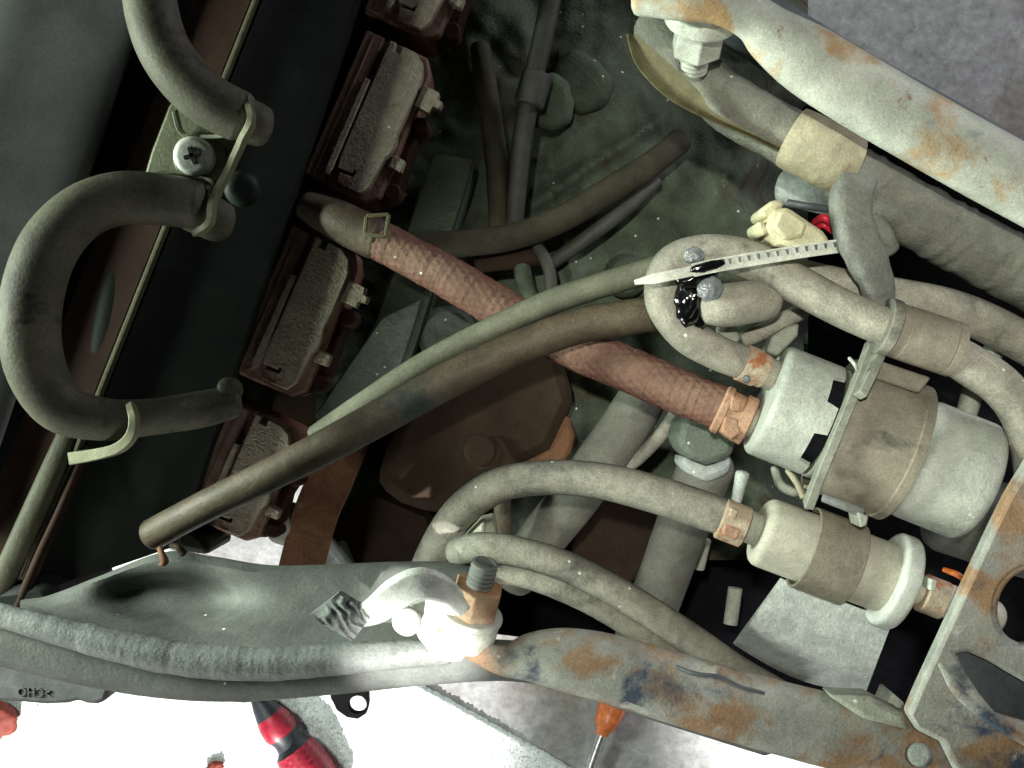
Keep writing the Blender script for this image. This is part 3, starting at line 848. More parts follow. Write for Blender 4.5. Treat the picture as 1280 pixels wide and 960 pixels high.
TW = 'twin hoses running side by side over the dark gap'
o = tube('twin_hose', [(572, 690, 0.722, 18), (600, 684, 0.735, 19), (650, 690, 0.740, 19), (710, 709, 0.742, 19), (780, 745, 0.742, 19), (850, 790, 0.738, 20), (920, 838, 0.730, 20), (985, 876, 0.720, 20)], 'rubber_dusty', nseg=22, mod=hose_mod(0.015, 70))
tag(o, 'upper dusty hose of the two side by side above the rusty rail', 'hose', TW)
o = tube('twin_hose', [(576, 716, 0.712, 15), (610, 712, 0.724, 16), (660, 720, 0.731, 16), (720, 742, 0.733, 17), (780, 775, 0.732, 17), (840, 815, 0.728, 17), (900, 858, 0.720, 17), (950, 890, 0.712, 17)], 'rubber_dusty', nseg=22, mod=hose_mod(0.015, 70))
tag(o, 'lower dusty hose of the two side by side above the rusty rail', 'hose', TW)

r = empty('white_plug', W(595, 680, 0.70), 'white plastic connector behind the twin hoses and the rusty nut', 'plug')
prism('shell', [(570, 706), (576, 682), (600, 656), (618, 652), (624, 690), (610, 712)], 0.722, 0.69, 'connector_white', r, 0.0015)
prism('rib', [(600, 656), (606, 653), (606, 676), (598, 690)], 0.7245, 0.71, 'connector_white', r, 0.0006)
prism('rib', [(579, 682), (586, 676), (584, 704), (577, 706)], 0.7245, 0.71, 'connector_white', r, 0.0006)

# ------------------------------------------------------------------ lower frame: pressed plate, tube, weld, bolt and rusty rail
def lower_frame():
    r = empty('lower_frame', W(330, 800, 0.70), 'grey pressed steel frame member along the bottom left with a weld bead', 'frame')
    n = 70
    def lerp(tab, x):
        for (a, b), (c, d) in zip(tab, tab[1:]):
            if x <= c:
                t = (x - a) / (c - a); t = t * t * (3 - 2 * t) if False else t
                return b + (d - b) * t
        return tab[-1][1]
    top = [(20, 752), (60, 745), (120, 722), (200, 692), (260, 697), (330, 708), (400, 708), (500, 704), (580, 706), (640, 722), (700, 740)]
    weld = [(20, 768), (60, 776), (150, 797), (250, 822), (320, 829), (400, 824), (520, 812), (600, 815), (700, 832)]
    low = [(20, 832), (100, 852), (200, 868), (300, 872), (420, 864), (560, 851), (640, 848), (700, 856)]
    def sm(tab):
        sp = spline([(a, b) for a, b in tab], 12)
        return [(float(p[0]), float(p[1])) for p in sp]
    top, weld = sm(top), sm(weld)
    V, F = [], []
    m = 15
    for i in range(n + 1):
        x = 25 + (612 - 25) * i / n
        yt, yw = lerp(top, x), lerp(weld, x)
        for j in range(m):
            f = j / (m - 1)
            z = 0.732 + 0.0295 * (f ** 1.3)
            y = yt + (yw - yt) * f
            if j == 0: z -= 0.004
            # pressed dimple
            d = ((x - 215) / 85.0) ** 2 + ((y - 748 - (x - 215) * 0.03) / 27.0) ** 2
            z -= 0.019 / (1 + d ** 3)
            # swelling ring
            z += 0.002 * math.exp(-((x - 330) / 50) ** 2)
            V.append(W(x, y, z))
    for i in range(n):
        for j in range(m - 1):
            q = i * m + j
            F.append((q, q + 1, q + m + 1, q + m))
    k = len(V)
    V += [v - Vector((0, 0, 0.004)) for v in V]
    for i in range(n):
        for j in range(m - 1):
            q = k + i * m + j
            F.append((q, q + m, q + m + 1, q + 1))
    for i in range(n):
        F.append((i * m, (i + 1) * m, k + (i + 1) * m, k + i * m))
        F.append((i * m + m - 1, k + i * m + m - 1, k + (i + 1) * m + m - 1, (i + 1) * m + m - 1))
    for j in range(m - 1):
        F.append((j, k + j, k + j + 1, j + 1))
        F.append((n * m + j, n * m + j + 1, k + n * m + j + 1, k + n * m + j))
    mesh_obj('pressed_plate', V, F, 'frame_grey', r, sharp=50)
    tube('tube', [(-60, 788, 0.752, 32), (20, 803, 0.752, 32), (100, 822, 0.752, 32), (200, 839, 0.752, 32), (300, 845, 0.752, 31), (420, 838, 0.752, 29), (540, 828, 0.752, 27), (640, 826, 0.750, 25), (720, 842, 0.744, 24), (820, 876, 0.738, 24), (960, 920, 0.732, 24)], 'frame_grey', r, nseg=36, mod=hose_mod(0.01, 30))
    def wm(L, a, c):
        return 1 + 0.0035 * math.sin(L * 2 * math.pi / 0.0032 + 3 * mnoise.noise(c * 90)) + 0.05 * mnoise.noise(c * 110) + 0.022 * mnoise.noise(c * 300)
    tube('weld_bead', [(-60, 752, 0.757, 14), (40, 780, 0.761, 16), (150, 808, 0.7625, 20), (230, 824, 0.763, 21), (320, 830, 0.763, 21), (400, 826, 0.763, 20), (480, 819, 0.763, 19), (560, 814, 0.762, 16)], 'weld', r, nseg=24, per=40, mod=wm, sharp=180)
    # little tab with a hole below
    hole = ang((447, 881), 11, 11, 20)
    prism('lug', [(412, 850), (460, 850), (461, 880), (458, 892), (447, 899), (434, 897), (421, 888), (413, 872)], 0.735, 0.731, 'pedal_black', r, 0.0003, holes=[hole])
    prism('lug', [(262, 862), (330, 860), (326, 876), (306, 879), (276, 877)], 0.735, 0.731, 'pedal_black', r, 0.0005)
lower_frame()

def bolt_bracket():
    r = empty('bolt_bracket', W(520, 780, 0.74), 'bent steel bracket with a flattened tip holding the rusty nut', 'bracket')
    sweep('arm', [(432, 776, 0.776, 0), (468, 764, 0.782, 10), (500, 740, 0.788, 15), (530, 730, 0.790, 5), (562, 742, 0.786, -10), (580, 765, 0.782, -10)], [(-12, -5), (12, -5), (14, 0), (10, 5), (-10, 5), (-14, 0)], 'bolt_bright', r, taper=lambda f: 0.75 + 0.9 * math.sin(math.pi * min(1, f * 1.1)))
    prism('plate', [(502, 750), (552, 734), (585, 760), (592, 800), (578, 832), (545, 828), (522, 800)], 0.772, 0.764, 'frame_pale', r, 0.003)
    # flattened tip with pressed wrinkles
    V, F = [], []
    n = 22
    c = [(386, 770), (422, 742), (466, 768), (440, 802)]
    for i in range(n + 1):
        for j in range(n + 1):
            u, v = i / n, j / n
            x = (c[0][0] * (1 - u) + c[1][0] * u) * (1 - v) + (c[3][0] * (1 - u) + c[2][0] * u) * v
            y = (c[0][1] * (1 - u) + c[1][1] * u) * (1 - v) + (c[3][1] * (1 - u) + c[2][1] * u) * v
            z = 0.782 + 0.0011 * math.sin((u * 1.2 + v * 0.5 + 0.8 * u * v + 0.35 * mnoise.noise(Vector((u * 3, v * 3, 0)))) * 15) * min(1, 3 * v) * (0.4 + 0.6 * u) + 0.002 * math.sin(math.pi * u) * math.sin(math.pi * v)
            V.append(W(x, y, z))
    m = n + 1
    k = len(V)
    V += [v - Vector((0, 0, 0.006)) for v in V]
    for i in range(n):
        for j in range(n):
            q = i * m + j
            F.append((q, q + 1, q + m + 1, q + m)); F.append((k + q, k + q + m, k + q + m + 1, k + q + 1))
    for i in range(n):
        F.append((i, k + i, k + i + 1, i + 1)); F.append((n * m + i, n * m + i + 1, k + n * m + i + 1, k + n * m + i))
        F.append((i * m, (i + 1) * m, k + (i + 1) * m, k + i * m)); F.append((i * m + n, k + i * m + n, k + (i + 1) * m + n, (i + 1) * m + n))
    mesh_obj('flattened_tip', V, F, 'weld', r, sharp=60)
    lathe('rivet', W(510, 778, 0.778), W(507, 775, 0.789), rprof(0, 0.0105, 0.0050, 0.0022), 'bolt_bright', r, 28)
    b = empty('frame_bolt', W(590, 770, 0.755), 'rusty hexagon nut on a threaded stud at the bent bracket', 'bolt')
    A = W(580, 800, 0.762)
    D = (W(606, 706, 0.772) - A).normalized()
    lathe('spacer', A, A + D, rprof(0, 0.010, 0.0112, 0.0015), 'bolt_pale', b, 36)
    lathe('washer', A + D * 0.0100, A + D * 1, rprof(0, 0.0026, 0.0118, 0.0008), 'bolt_pale', b, 36)
    hexprof(A + D * 0.0125, A + D * 0.0235, 0.0098, 'nut_rust', 'nut', b)
    prof = []
    for k in range(12):
        s = 0.0230 + k * 0.0009
        prof.append((s, 0.0050 if k % 2 else 0.0045))
    prof.append((prof[-1][0] + 0.0003, 0.0038)); prof.append((prof[-1][0] - 0.002, 0.0036)); 
    lathe('stud', A, A + D, prof, 'frame_grey', b, 28)
bolt_bracket()

def rusty_rail():
    r = empty('rusty_rail', W(950, 880, 0.70), 'rust-stained steel rail running along the bottom right', 'rail')
    def fl(L, a, c):
        return 1 + 0.012 * mnoise.noise(c * 60)
    path = [(575, 800, 0.770, 14), (600, 816, 0.768, 15), (632, 826, 0.768, 20), (668, 822, 0.770, 32), (710, 825, 0.771, 40), (770, 838, 0.771, 43), (850, 862, 0.770, 44), (940, 888, 0.768, 45), (1040, 914, 0.766, 46), (1140, 938, 0.764, 48), (1240, 968, 0.762, 50), (1330, 1000, 0.76, 50)]
    tube('pipe', path, 'frame_rust', r, nseg=44, per=12, mod=fl, flat=0.75)
    tube('paint_run', [(845, 833, 0.7985, 2), (870, 842, 0.800, 2.5), (900, 846, 0.800, 2.5), (925, 858, 0.7995, 2.5), (955, 866, 0.799, 2)], 'frame_dark', r, nseg=8)
    lathe('bolt_head', W(1151, 945, 0.788), W(1149, 943, 0.801), rprof(0, 0.0115, 0.0040, 0.0015), 'weld', r, 20)
    prism('inner_flange', [(1035, 870), (1090, 872), (1130, 892), (1140, 915), (1080, 900)], 0.778, 0.765, 'bracket_grey', r, 0.002)
rusty_rail()

# ------------------------------------------------------------------ rusty gusset plate at the lower right
def gusset():
    r = empty('gusset_plate', W(1230, 800, 0.73), 'rusty gusset plate with a large round hole at the right edge', 'plate')
    hole = ang((1286, 758), 42, 50, 30, 0.3)
    out = [(1298, 560), (1262, 620), (1240, 665), (1212, 725), (1180, 795), (1150, 860), (1136, 893), (1150, 915), (1180, 930), (1215, 1000), (1400, 1000), (1400, 560)]
    leaf = [(1196, 818), (1210, 816), (1235, 826), (1262, 842), (1290, 858), (1320, 880), (1320, 920), (1280, 902), (1246, 892), (1226, 868), (1208, 840)]
    prism('sheet', out, 0.786, 0.779, 'frame_rust', r, 0.0016, holes=[hole, leaf])
    prism('leaf_recess', [(x + (3 if x < 1250 else 0), y) for x, y in [(1190, 812), (1330, 850), (1330, 925), (1225, 890)]], 0.7775, 0.770, 'frame_dark', r, 0)
    # rolled lip of the round hole
    V, F = [], []
    tube('hole_lip', [(p[0], p[1], 0.784, 6) for p in ang((1286, 758), 45, 53, 16, 0.3)[4:14]], 'frame_rust', r, nseg=12)
    tube('edge_roll', [(1300, 556, 0.782, 5), (1241, 664, 0.782, 5), (1181, 795, 0.782, 5), (1140, 888, 0.782, 5)], 'frame_pale', r, nseg=12)
    tube('fold', [(1175, 830, 0.786, 3), (1200, 868, 0.789, 7), (1250, 905, 0.790, 8), (1300, 935, 0.790, 8)], 'frame_rust', r, nseg=14, flat=0.5)
gusset()

# ------------------------------------------------------------------ fuel pump, its bracket, the sleeve above
PZ = 0.742
A0 = W(956, 498, PZ); A1 = W(1212, 600, PZ + 0.006)
ax = (A1 - A0).normalized()
pxm = S(1, PZ)
def pump():
    r = empty('fuel_pump', W(1080, 550, 0.71), 'large pale dusty cylinder of the fuel pump held by a brown strap', 'fuel pump')
    rad = 72 * pxm
    e = 9 * pxm
    t = ax; n = Vector((0, 0, 1)); n = (n - t * n.dot(t)).normalized(); b = t.cross(n)
    notch = [(-0.80, -0.24), (0.30, 0.92), (1.45, 1.95), (-1.95, -1.40), (2.4, 2.9)]
    ns = 144
    prof = rprof(0, 140 * pxm, rad, e)[:5]
    V, F = [], []
    rows = [(q, rr) for q, rr in prof] + [(30 * pxm, rad), (56 * pxm, rad), (None, rad), (None, rad * 0.93), (50 * pxm, rad * 0.93)]
    for q, rr in rows:
        for j in range(ns):
            a = 2 * math.pi * j / ns
            aa = a if a <= math.pi else a - 2 * math.pi
            cut = any(lo < aa < hi for lo, hi in notch)
            sq = q if q is not None else (58 if cut else 73) * pxm
            V.append(A0 + t * sq + (n * math.cos(a) + b * math.sin(a)) * rr)
    m = len(rows)
    for i in range(m - 1):
        for j in range(ns):
            k = (j + 1) % ns
            F.append((i * ns + j, i * ns + k, (i + 1) * ns + k, (i + 1) * ns + j))
    F.append(tuple(range(ns))[::-1])
    mesh_obj('body', V, F, 'pump_white', r, sharp=35)
    lathe('core', A0, A1, [(48 * pxm, rad * 0.84), (200 * pxm, rad * 0.84)], 'void_black', r, 48)
    lathe('inner_flange', A0, A1, rprof(78 * pxm, 88 * pxm, rad * 1.0, 2 * pxm), 'bracket_grey', r, 64)
    lathe('end_cap', A0, A1, rprof(188 * pxm, 280 * pxm, 76 * pxm, 13 * pxm), 'pump_white', r, 64)
    tube('wire_loop', [(968, 585, 0.728, 5), (975, 605, 0.732, 6), (992, 615, 0.735, 6), (1004, 612, 0.735, 5)], 'bracket_grey', r, nseg=10)
    tube('wire_loop', [(985, 588, 0.735, 4), (996, 604, 0.74, 4), (1004, 622, 0.742, 4)], 'sleeve_tan', r, nseg=10)
pump()

def pump_bracket():
    r = empty('pump_bracket', W(1090, 560, 0.71), 'brown steel strap and edge bar clamping the fuel pump', 'bracket')
    t = ax; up = Vector((0, 0, 1)); n = (up - t * up.dot(t)).normalized(); b = t.cross(n)
    def P(s, a, rr): return A0 + t * (s * pxm) + (n * math.cos(a) + b * math.sin(a)) * (rr * pxm)
    # strap band round the visible side
    V, F = [], []
    K2 = 44
    secs = [(86, 82), (86, 86.5), (168, 86.5), (170, 88.5), (181, 88.5), (182, 84), (170, 82)]
    for i in range(K2 + 1):
        a = -2.1 + 4.2 * i / K2
        fl = 1 + 0.02 * math.sin(a * 2.3)
        for s, rr in secs:
            V.append(P(s, a, rr * fl))
    m = len(secs)
    for i in range(K2):
        for j in range(m):
            k = (j + 1) % m
            F.append((i * m + j, i * m + k, (i + 1) * m + k, (i + 1) * m + j))
    F.append(tuple(range(m))[::-1]); F.append(tuple(K2 * m + j for j in range(m)))
    mesh_obj('strap', V, F, 'strap_brown', r, sharp=40)
    # upright edge bar
    def bar(name, pts, w, th, mat):
        sweep(name, pts, [(-w, -th), (w, -th), (w, th), (-w, th)], mat, r, per=6)
    bar('edge_bar', [(1090, 428, 0.758), (1073, 475, 0.768), (1049, 535, 0.772), (1026, 590, 0.769), (1010, 632, 0.760)], 6, 8, 'bracket_grey')
    bar('edge_bar_lip', [(1100, 440, 0.765), (1088, 468, 0.773), (1075, 495, 0.777)], 6, 8, 'bracket_grey')
    tube('weld_rod', [(1030, 622, 0.768, 6), (1055, 632, 0.770, 6), (1076, 640, 0.769, 6)], 'weld', r, nseg=14)
    prism('ear', [(1072, 640), (1086, 645), (1084, 657), (1076, 660)], 0.772, 0.76, 'bracket_grey', r, 0.0006)
    tube('clip_wire', [(1062, 448, 0.772, 2.5), (1068, 455, 0.776, 2.5), (1072, 462, 0.774, 2.5)], 'bolt_bright', r, nseg=8)
    prism('mount_pad', [(1092, 448), (1165, 472), (1150, 492), (1085, 470)], 0.765, 0.75, 'strap_brown', r, 0.001)
pump_bracket()

r = empty('rubber_sleeve', W(1150, 425, 0.745), 'short wide rubber sleeve above the fuel pump strap', 'sleeve')
A = W(1108, 409, 0.768); B = W(1196, 438, 0.768); L = (B - A).length
q = S(1, 0.768)
lathe('body', A, B, [(0, 30 * q), (0.0004, 35 * q), (8 * q, 35.5 * q), (9 * q, 34 * q), (20 * q, 34 * q), (21 * q, 34.6 * q), (L - 14 * q, 35 * q), (L - 13 * q, 33.8 * q), (L - 11 * q, 35 * q), (L - 0.0006, 35 * q), (L, 30 * q)], 'strap_brown', r, 48, sharp=30)
lathe('ring', A - (B - A).normalized() * 0.002, B, rprof(0, 15 * q, 37 * q, 2 * q), 'rubber_dusty', r, 48)

# loop hose
r = empty('loop_hose', W(880, 380, 0.735), 'dusty rubber hose looping back on itself from pump to sleeve', 'hose')
tube('pipe', [(968, 470, 0.744, 20), (935, 456, 0.747, 21), (895, 440, 0.750, 22), (855, 415, 0.753, 23), (829, 375, 0.755, 23), (838, 332, 0.757, 23), (880, 316, 0.758, 23), (935, 324, 0.760, 24), (990, 352, 0.762, 24), (1050, 384, 0.765, 24), (1105, 408, 0.768, 24), (1150, 424, 0.768, 24)], 'rubber_pale', r, nseg=36, per=14, mod=hose_mod(0.014, 60))
A = W(926, 452, 0.747); B = W(955, 464, 0.746); L = (B - A).length; q = S(1, 0.747)
cl = lathe('clamp', A, B, [(0, 21 * q), (0.0005, 24 * q), (L * .7, 24 * q), (L * .72, 22 * q), (L, 22 * q)], 'clamp_rust', r, 28)
lathe('rivet', W(933, 473, 0.744), W(933, 474, 0.7555), rprof(0, 0.0108, 0.0015, 0.0004), 'frame_dark', cl, 12)
o = tube('outlet_hose', [(1180, 436, 0.767, 24), (1215, 458, 0.768, 26), (1250, 482, 0.768, 26), (1276, 515, 0.766, 26), (1290, 560, 0.763, 25), (1296, 600, 0.76, 25)], 'rubber_pale', nseg=30, mod=hose_mod(0.015, 60))
tag(o, 'thick pale hose leaving the sleeve and bending down at the right edge', 'hose')
o = tube('rear_hose', [(960, 335, 0.738, 20), (1010, 348, 0.744, 22), (1070, 362, 0.750, 23), (1130, 372, 0.752, 23), (1190, 386, 0.752, 24), (1250, 412, 0.750, 25), (1320, 452, 0.748, 25)], 'rubber_pale', nseg=28, mod=hose_mod(0.015, 60))
tag(o, 'pale hose passing under the taped branch towards the right edge', 'hose')
for i, (p, lab) in enumerate((([(1248, 425, 0.735, 12), (1236, 452, 0.738, 13), (1228, 480, 0.735, 12)], 'short pale stub pipe between two hoses above the pump end'), ([(1216, 490, 0.745, 13), (1210, 510, 0.746, 13), (1206, 530, 0.745, 12)], 'short pale stub pipe touching the top of the pump end cap'))):
    o = tube('stub_pipe', p, 'bracket_grey', nseg=16); tag(o, lab, 'pipe')
o = tube('rear_pipe', [(1180, 640, 0.66, 50), (1260, 660, 0.66, 55), (1330, 680, 0.66, 55)], 'rubber_dark', nseg=30)
tag(o, 'wide dim grey pipe between the pump end and the gusset plate', 'pipe')

# small things between loop hose and pump
r = empty('vacuum_cap', W(930, 378, 0.735), 'pale rounded rubber cap inside the hose loop, smeared with grease', 'cap')
tube('body', [(884, 384, 0.760, 22), (905, 382, 0.761, 27), (935, 378, 0.760, 27), (958, 374, 0.757, 25), (964, 373, 0.756, 20)], 'rubber_pale', r, nseg=32)
tube('neck', [(906, 408, 0.742, 12), (915, 425, 0.740, 12)], 'bracket_grey', r, nseg=14)
o = tube('thin_pipe', [(930, 425, 0.735, 10), (955, 413, 0.737, 11), (985, 398, 0.737, 11), (1005, 388, 0.735, 10)], 'rubber_pale', nseg=16)
tag(o, 'thin pale pipe under the rubber cap, left of the pump top', 'pipe')
o = prism('pinch_clip', [(958, 440), (966, 420), (984, 408), (1000, 404), (998, 420), (982, 436), (972, 446)], 0.745, 0.735, 'bracket_grey', None, 0.0012)
tag(o, 'small bent metal clip above the pump body corner', 'clip')

def blob(name, pts, mat, parent=None, seed=0.0, flat=0.5):
    """lumpy drop: centre px,py,z, rx, ry px, rot"""
    V, F = [], []
    x, y, z, rx, ry, rot = pts
    nu, nv = 28, 14
    for i in range(nv + 1):
        th = math.pi * i / nv
        for j in range(nu):
            ph = 2 * math.pi * j / nu
            d = Vector((math.sin(th) * math.cos(ph), math.sin(th) * math.sin(ph), math.cos(th)))
            k = 1 + 0.22 * mnoise.noise(d * 2.2 + Vector((seed, seed, 0))) + 0.07 * mnoise.noise(d * 6 + Vector((seed, 0, 0)))
            a, b = d.x * rx * k, d.y * ry * k
            p = W(x + a * math.cos(rot) - b * math.sin(rot), y + a * math.sin(rot) + b * math.cos(rot), z)
            p.z += d.z * k * S(min(rx, ry), z) * flat
            V.append(p)
    for i in range(nv):
        for j in range(nu):
            k = (j + 1) % nu
            F.append((i * nu + j, i * nu + k, (i + 1) * nu + k, (i + 1) * nu + j))
    return mesh_obj(name, V, F, mat, parent, sharp=180)
r = empty('grease_smear', W(870, 360, 0.74), 'wet black grease smeared inside the hose loop and over the cable tie', 'grease')
blob('smear', (862, 374, 0.760, 20, 33, 0.15), 'grease', r, 1.0, 0.7)
blob('smear', (872, 346, 0.768, 26, 13, -0.25), 'grease', r, 2.0, 0.6)
blob('smear', (872, 396, 0.757, 17, 16, 0.3), 'grease', r, 3.0, 0.7)
blob('smear', (884, 333, 0.775, 23, 6, -0.25), 'grease', r, 5.0, 0.6)
o = blob('sealant_drop', (868, 319, 0.767, 13, 10, 0.1), 'sealant', None, 6.0, 0.32); tag(o, 'glossy grey drop on top of the hose loop', 'drop')
o = blob('sealant_drop', (888, 361, 0.770, 17, 14, -0.4), 'sealant', None, 8.0, 0.35); tag(o, 'larger glossy grey drop on the greasy rubber cap', 'drop')

def cable_tie():
    r = empty('cable_tie', W(930, 330, 0.75), 'white ribbed cable tie lying across the hose loop', 'cable tie')
    Z = 0.7745
    sweep('tail', [(793, 353, 0.7700), (830, 346, Z), (868, 338, Z)], [(-6.5, -1), (6.5, -1), (6.5, 1.5), (-6.5, 1.5)], 'tie_white', r, taper=lambda f: 0.45 + 0.55 * min(1, f * 3))
    path = [(866, 338, Z), (900, 331, Z), (960, 321, Z + 0.001), (1010, 313, Z + 0.002), (1046, 308, Z + 0.002)]
    sweep('band', path, [(-8.5, -1), (8.5, -1), (8.5, 0.6), (-8.5, 0.6)], 'tie_white', r)
    sweep('edge_rib', path, [(-8.5, 0), (-6, 0), (-6, 2.4), (-8.5, 2.4)], 'tie_white', r, bevel=0.0001)
    sweep('edge_rib', path, [(6, 0), (8.5, 0), (8.5, 2.4), (6, 2.4)], 'tie_white', r, bevel=0.0001)
    sp = spline(path, 10)
    pts = [W(p[0], p[1], p[2]) for p in sp]
    step = 0.0034; acc = 0.0
    for a, b in zip(pts, pts[1:]):
        d = (b - a).length; t = (b - a).normalized(); s = t.cross(Vector((0, 0, 1))).normalized()
        while acc < d:
            c = a + t * acc + Vector((0, 0, 0.00008)) - s * 0.0006
            V = [c - s * 0.0009 - t * 0.0006, c + s * 0.0009 - t * 0.0003, c + s * 0.0009 + t * 0.0003, c - s * 0.0009 + t * 0.0006]
            V += [v + Vector((0, 0, 0.0005)) for v in V]
            mesh_obj('ratchet_tooth', V, [(3, 2, 1, 0), (4, 5, 6, 7), (0, 1, 5, 4), (1, 2, 6, 5), (2, 3, 7, 6), (3, 0, 4, 7)], 'frame_dark', r)
            acc += step
        acc -= d
cable_tie()

# ------------------------------------------------------------------ fuel filter
FZ = 0.746
B0 = W(947, 662, FZ); B1 = W(1128, 730, FZ + 0.002); fx = (B1 - B0).normalized(); fp = S(1, FZ)
r = empty('fuel_filter', W(1040, 700, 0.72), 'cream plastic fuel filter with a wide end flange below the pump', 'fuel filter')
lathe('body', B0, B1, rprof(0, 178 * fp, 44 * fp, 12 * fp), 'filter_white', r, 56)
lathe('flange', B0, B1, rprof(168 * fp, 192 * fp, 60 * fp, 6 * fp), 'filter_flange', r, 64)
lathe('nipple', B0 - fx * (34 * fp), B1, rprof(0, 40 * fp, 21 * fp, 2 * fp), 'bracket_grey', r, 28)
# filter strap
t = fx; up = Vector((0, 0, 1)); n = (up - t * up.dot(t)).normalized(); b = t.cross(n)
V, F = [], []
secs = [(60, 49), (60, 52.5), (124, 52.5), (124, 49)]
K2 = 44
for i in range(K2 + 1):
    a = -2.0 + 4.0 * i / K2
    for s, rr in secs:
        V.append(B0 + t * (s * fp) + (n * math.cos(a) + b * math.sin(a)) * (rr * fp))
for i in range(K2):
    for j in range(4):
        k = (j + 1) % 4
        F.append((i * 4 + j, i * 4 + k, (i + 1) * 4 + k, (i + 1) * 4 + j))
F.append((3, 2, 1, 0)); F.append(tuple(K2 * 4 + j for j in range(4)))
r = empty('filter_bracket', W(1020, 790, 0.70), 'grey curved bracket with strap carrying the fuel filter', 'bracket')
mesh_obj('strap', V, F, 'strap_brown', r, sharp=40, bevel=0.0004)
# lower curved cradle plate
V, F = [], []
nu, nv = 16, 14
cc = [(978, 724), (1116, 776), (1082, 866), (918, 806)]
for i in range(nv + 1):
    for j in range(nu + 1):
        u, v = j / nu, i / nv
        x = (cc[0][0] * (1 - u) + cc[1][0] * u) * (1 - v) + (cc[3][0] * (1 - u) + cc[2][0] * u) * v
        y = (cc[0][1] * (1 - u) + cc[1][1] * u) * (1 - v) + (cc[3][1] * (1 - u) + cc[2][1] * u) * v
        y += 14 * math.sin(math.pi * u) * v
        z = 0.742 - 0.012 * v + (-0.012 * max(0, (v - 0.68)) / 0.32)
        V.append(W(x, y, z))
m = nu + 1; k = len(V)
V += [v - Vector((0, 0, 0.003)) for v in V]
for i in range(nv):
    for j in range(nu):
        q = i * m + j
        F.append((q, q + 1, q + m + 1, q + m)); F.append((k + q, k + q + m, k + q + m + 1, k + q + 1))
for j in range(nu):
    F.append((j, k + j, k + j + 1, j + 1)); F.append((nv * m + j, nv * m + j + 1, k + nv * m + j + 1, k + nv * m + j))
for i in range(nv):
    F.append((i * m, (i + 1) * m, k + (i + 1) * m, k + i * m)); F.append((i * m + nu, k + i * m + nu, k + (i + 1) * m + nu, (i + 1) * m + nu))
mesh_obj('cradle', V, F, 'alloy_dust', r, sharp=50)
prism('tab', [(1108, 885), (1116, 866), (1132, 880), (1126, 896)], 0.735, 0.72, 'bracket_grey', r, 0.001)
# outlet hose with clamp beyond the filter
r = empty('filter_outlet', W(1170, 748, 0.73), 'short pale outlet hose with rusty clamp right of the filter', 'hose')
tube('pipe', [(1140, 736, 0.752, 19), (1170, 746, 0.760, 21), (1200, 757, 0.760, 22), (1240, 772, 0.756, 22)], 'filter_white', r, nseg=26)
A = W(1152, 740, 0.760); B = W(1180, 751, 0.760); L = (B - A).length
cl = lathe('clamp', A, B, [(0, 0.0064), (0.0004, 0.0072), (L - 0.0004, 0.0072), (L, 0.0064)], 'clamp_rust', r, 28)
prism('clamp_ear', [(1164, 724), (1172, 726), (1169, 740), (1162, 738)], 0.768, 0.76, 'bolt_pale', cl, 0.0005)
o = tube('orange_wire', [(1180, 712, 0.70, 3), (1196, 718, 0.705, 4), (1208, 726, 0.705, 3)], 'wire_orange', nseg=10)
tag(o, 'short orange wire in the dark beside the gusset plate', 'wire')

# ------------------------------------------------------------------ upper rail with its bolt
def upper_rail():
    r = empty('upper_rail', W(1100, 120, 0.74), 'pale rust-spotted steel rail across the upper right', 'rail')
    path = [(800, -4, 0.790, 24), (850, -2, 0.794, 28), (900, 4, 0.794, 27), (940, 22, 0.790, 30), (968, 46, 0.788, 38), (1010, 75, 0.787, 46), (1070, 112, 0.785, 48), (1140, 153, 0.783, 48), (1220, 198, 0.781, 48), (1330, 258, 0.779, 48)]
    tube('pipe', path, 'frame_pale', r, nseg=48, per=12, mod=hose_mod(0.012, 30), flat=0.62)
    o = tube('outer_rail', [(880, -10, 0.745, 40), (953, 36, 0.745, 41), (1059, 102, 0.745, 42), (1159, 158, 0.745, 42), (1259, 214, 0.745, 42), (1350, 264, 0.745, 42)], 'frame_dark', nseg=30)
    tag(o, 'dark painted tube behind the upper rail', 'rail')
    b = empty('rail_bolt', W(875, 60, 0.75), 'pale flanged nut and stud hanging from the upper rail end', 'bolt')
    A = W(880, 8, 0.778)
    D = (W(866, 84, 0.758) - A).normalized()
    lathe('washer', A, A + D, rprof(0, 0.006, 0.0135, 0.001), 'bolt_pale', b, 36)
    lathe('flange', A + D * 0.006, A + D, rprof(0, 0.0022, 0.0108, 0.0008), 'bolt_pale', b, 36)
    hexprof(A + D * 0.008, A + D * 0.0185, 0.0096, 'bolt_pale', 'nut', b)
    prof = []
    for k in range(10):
        prof.append((0.018 + k * 0.0009, 0.0055 if k % 2 else 0.0050))
    prof.append((prof[-1][0] + 0.0003, 0.0042))
    lathe('stud', A, A + D, prof, 'bolt_pale', b, 26)
upper_rail()

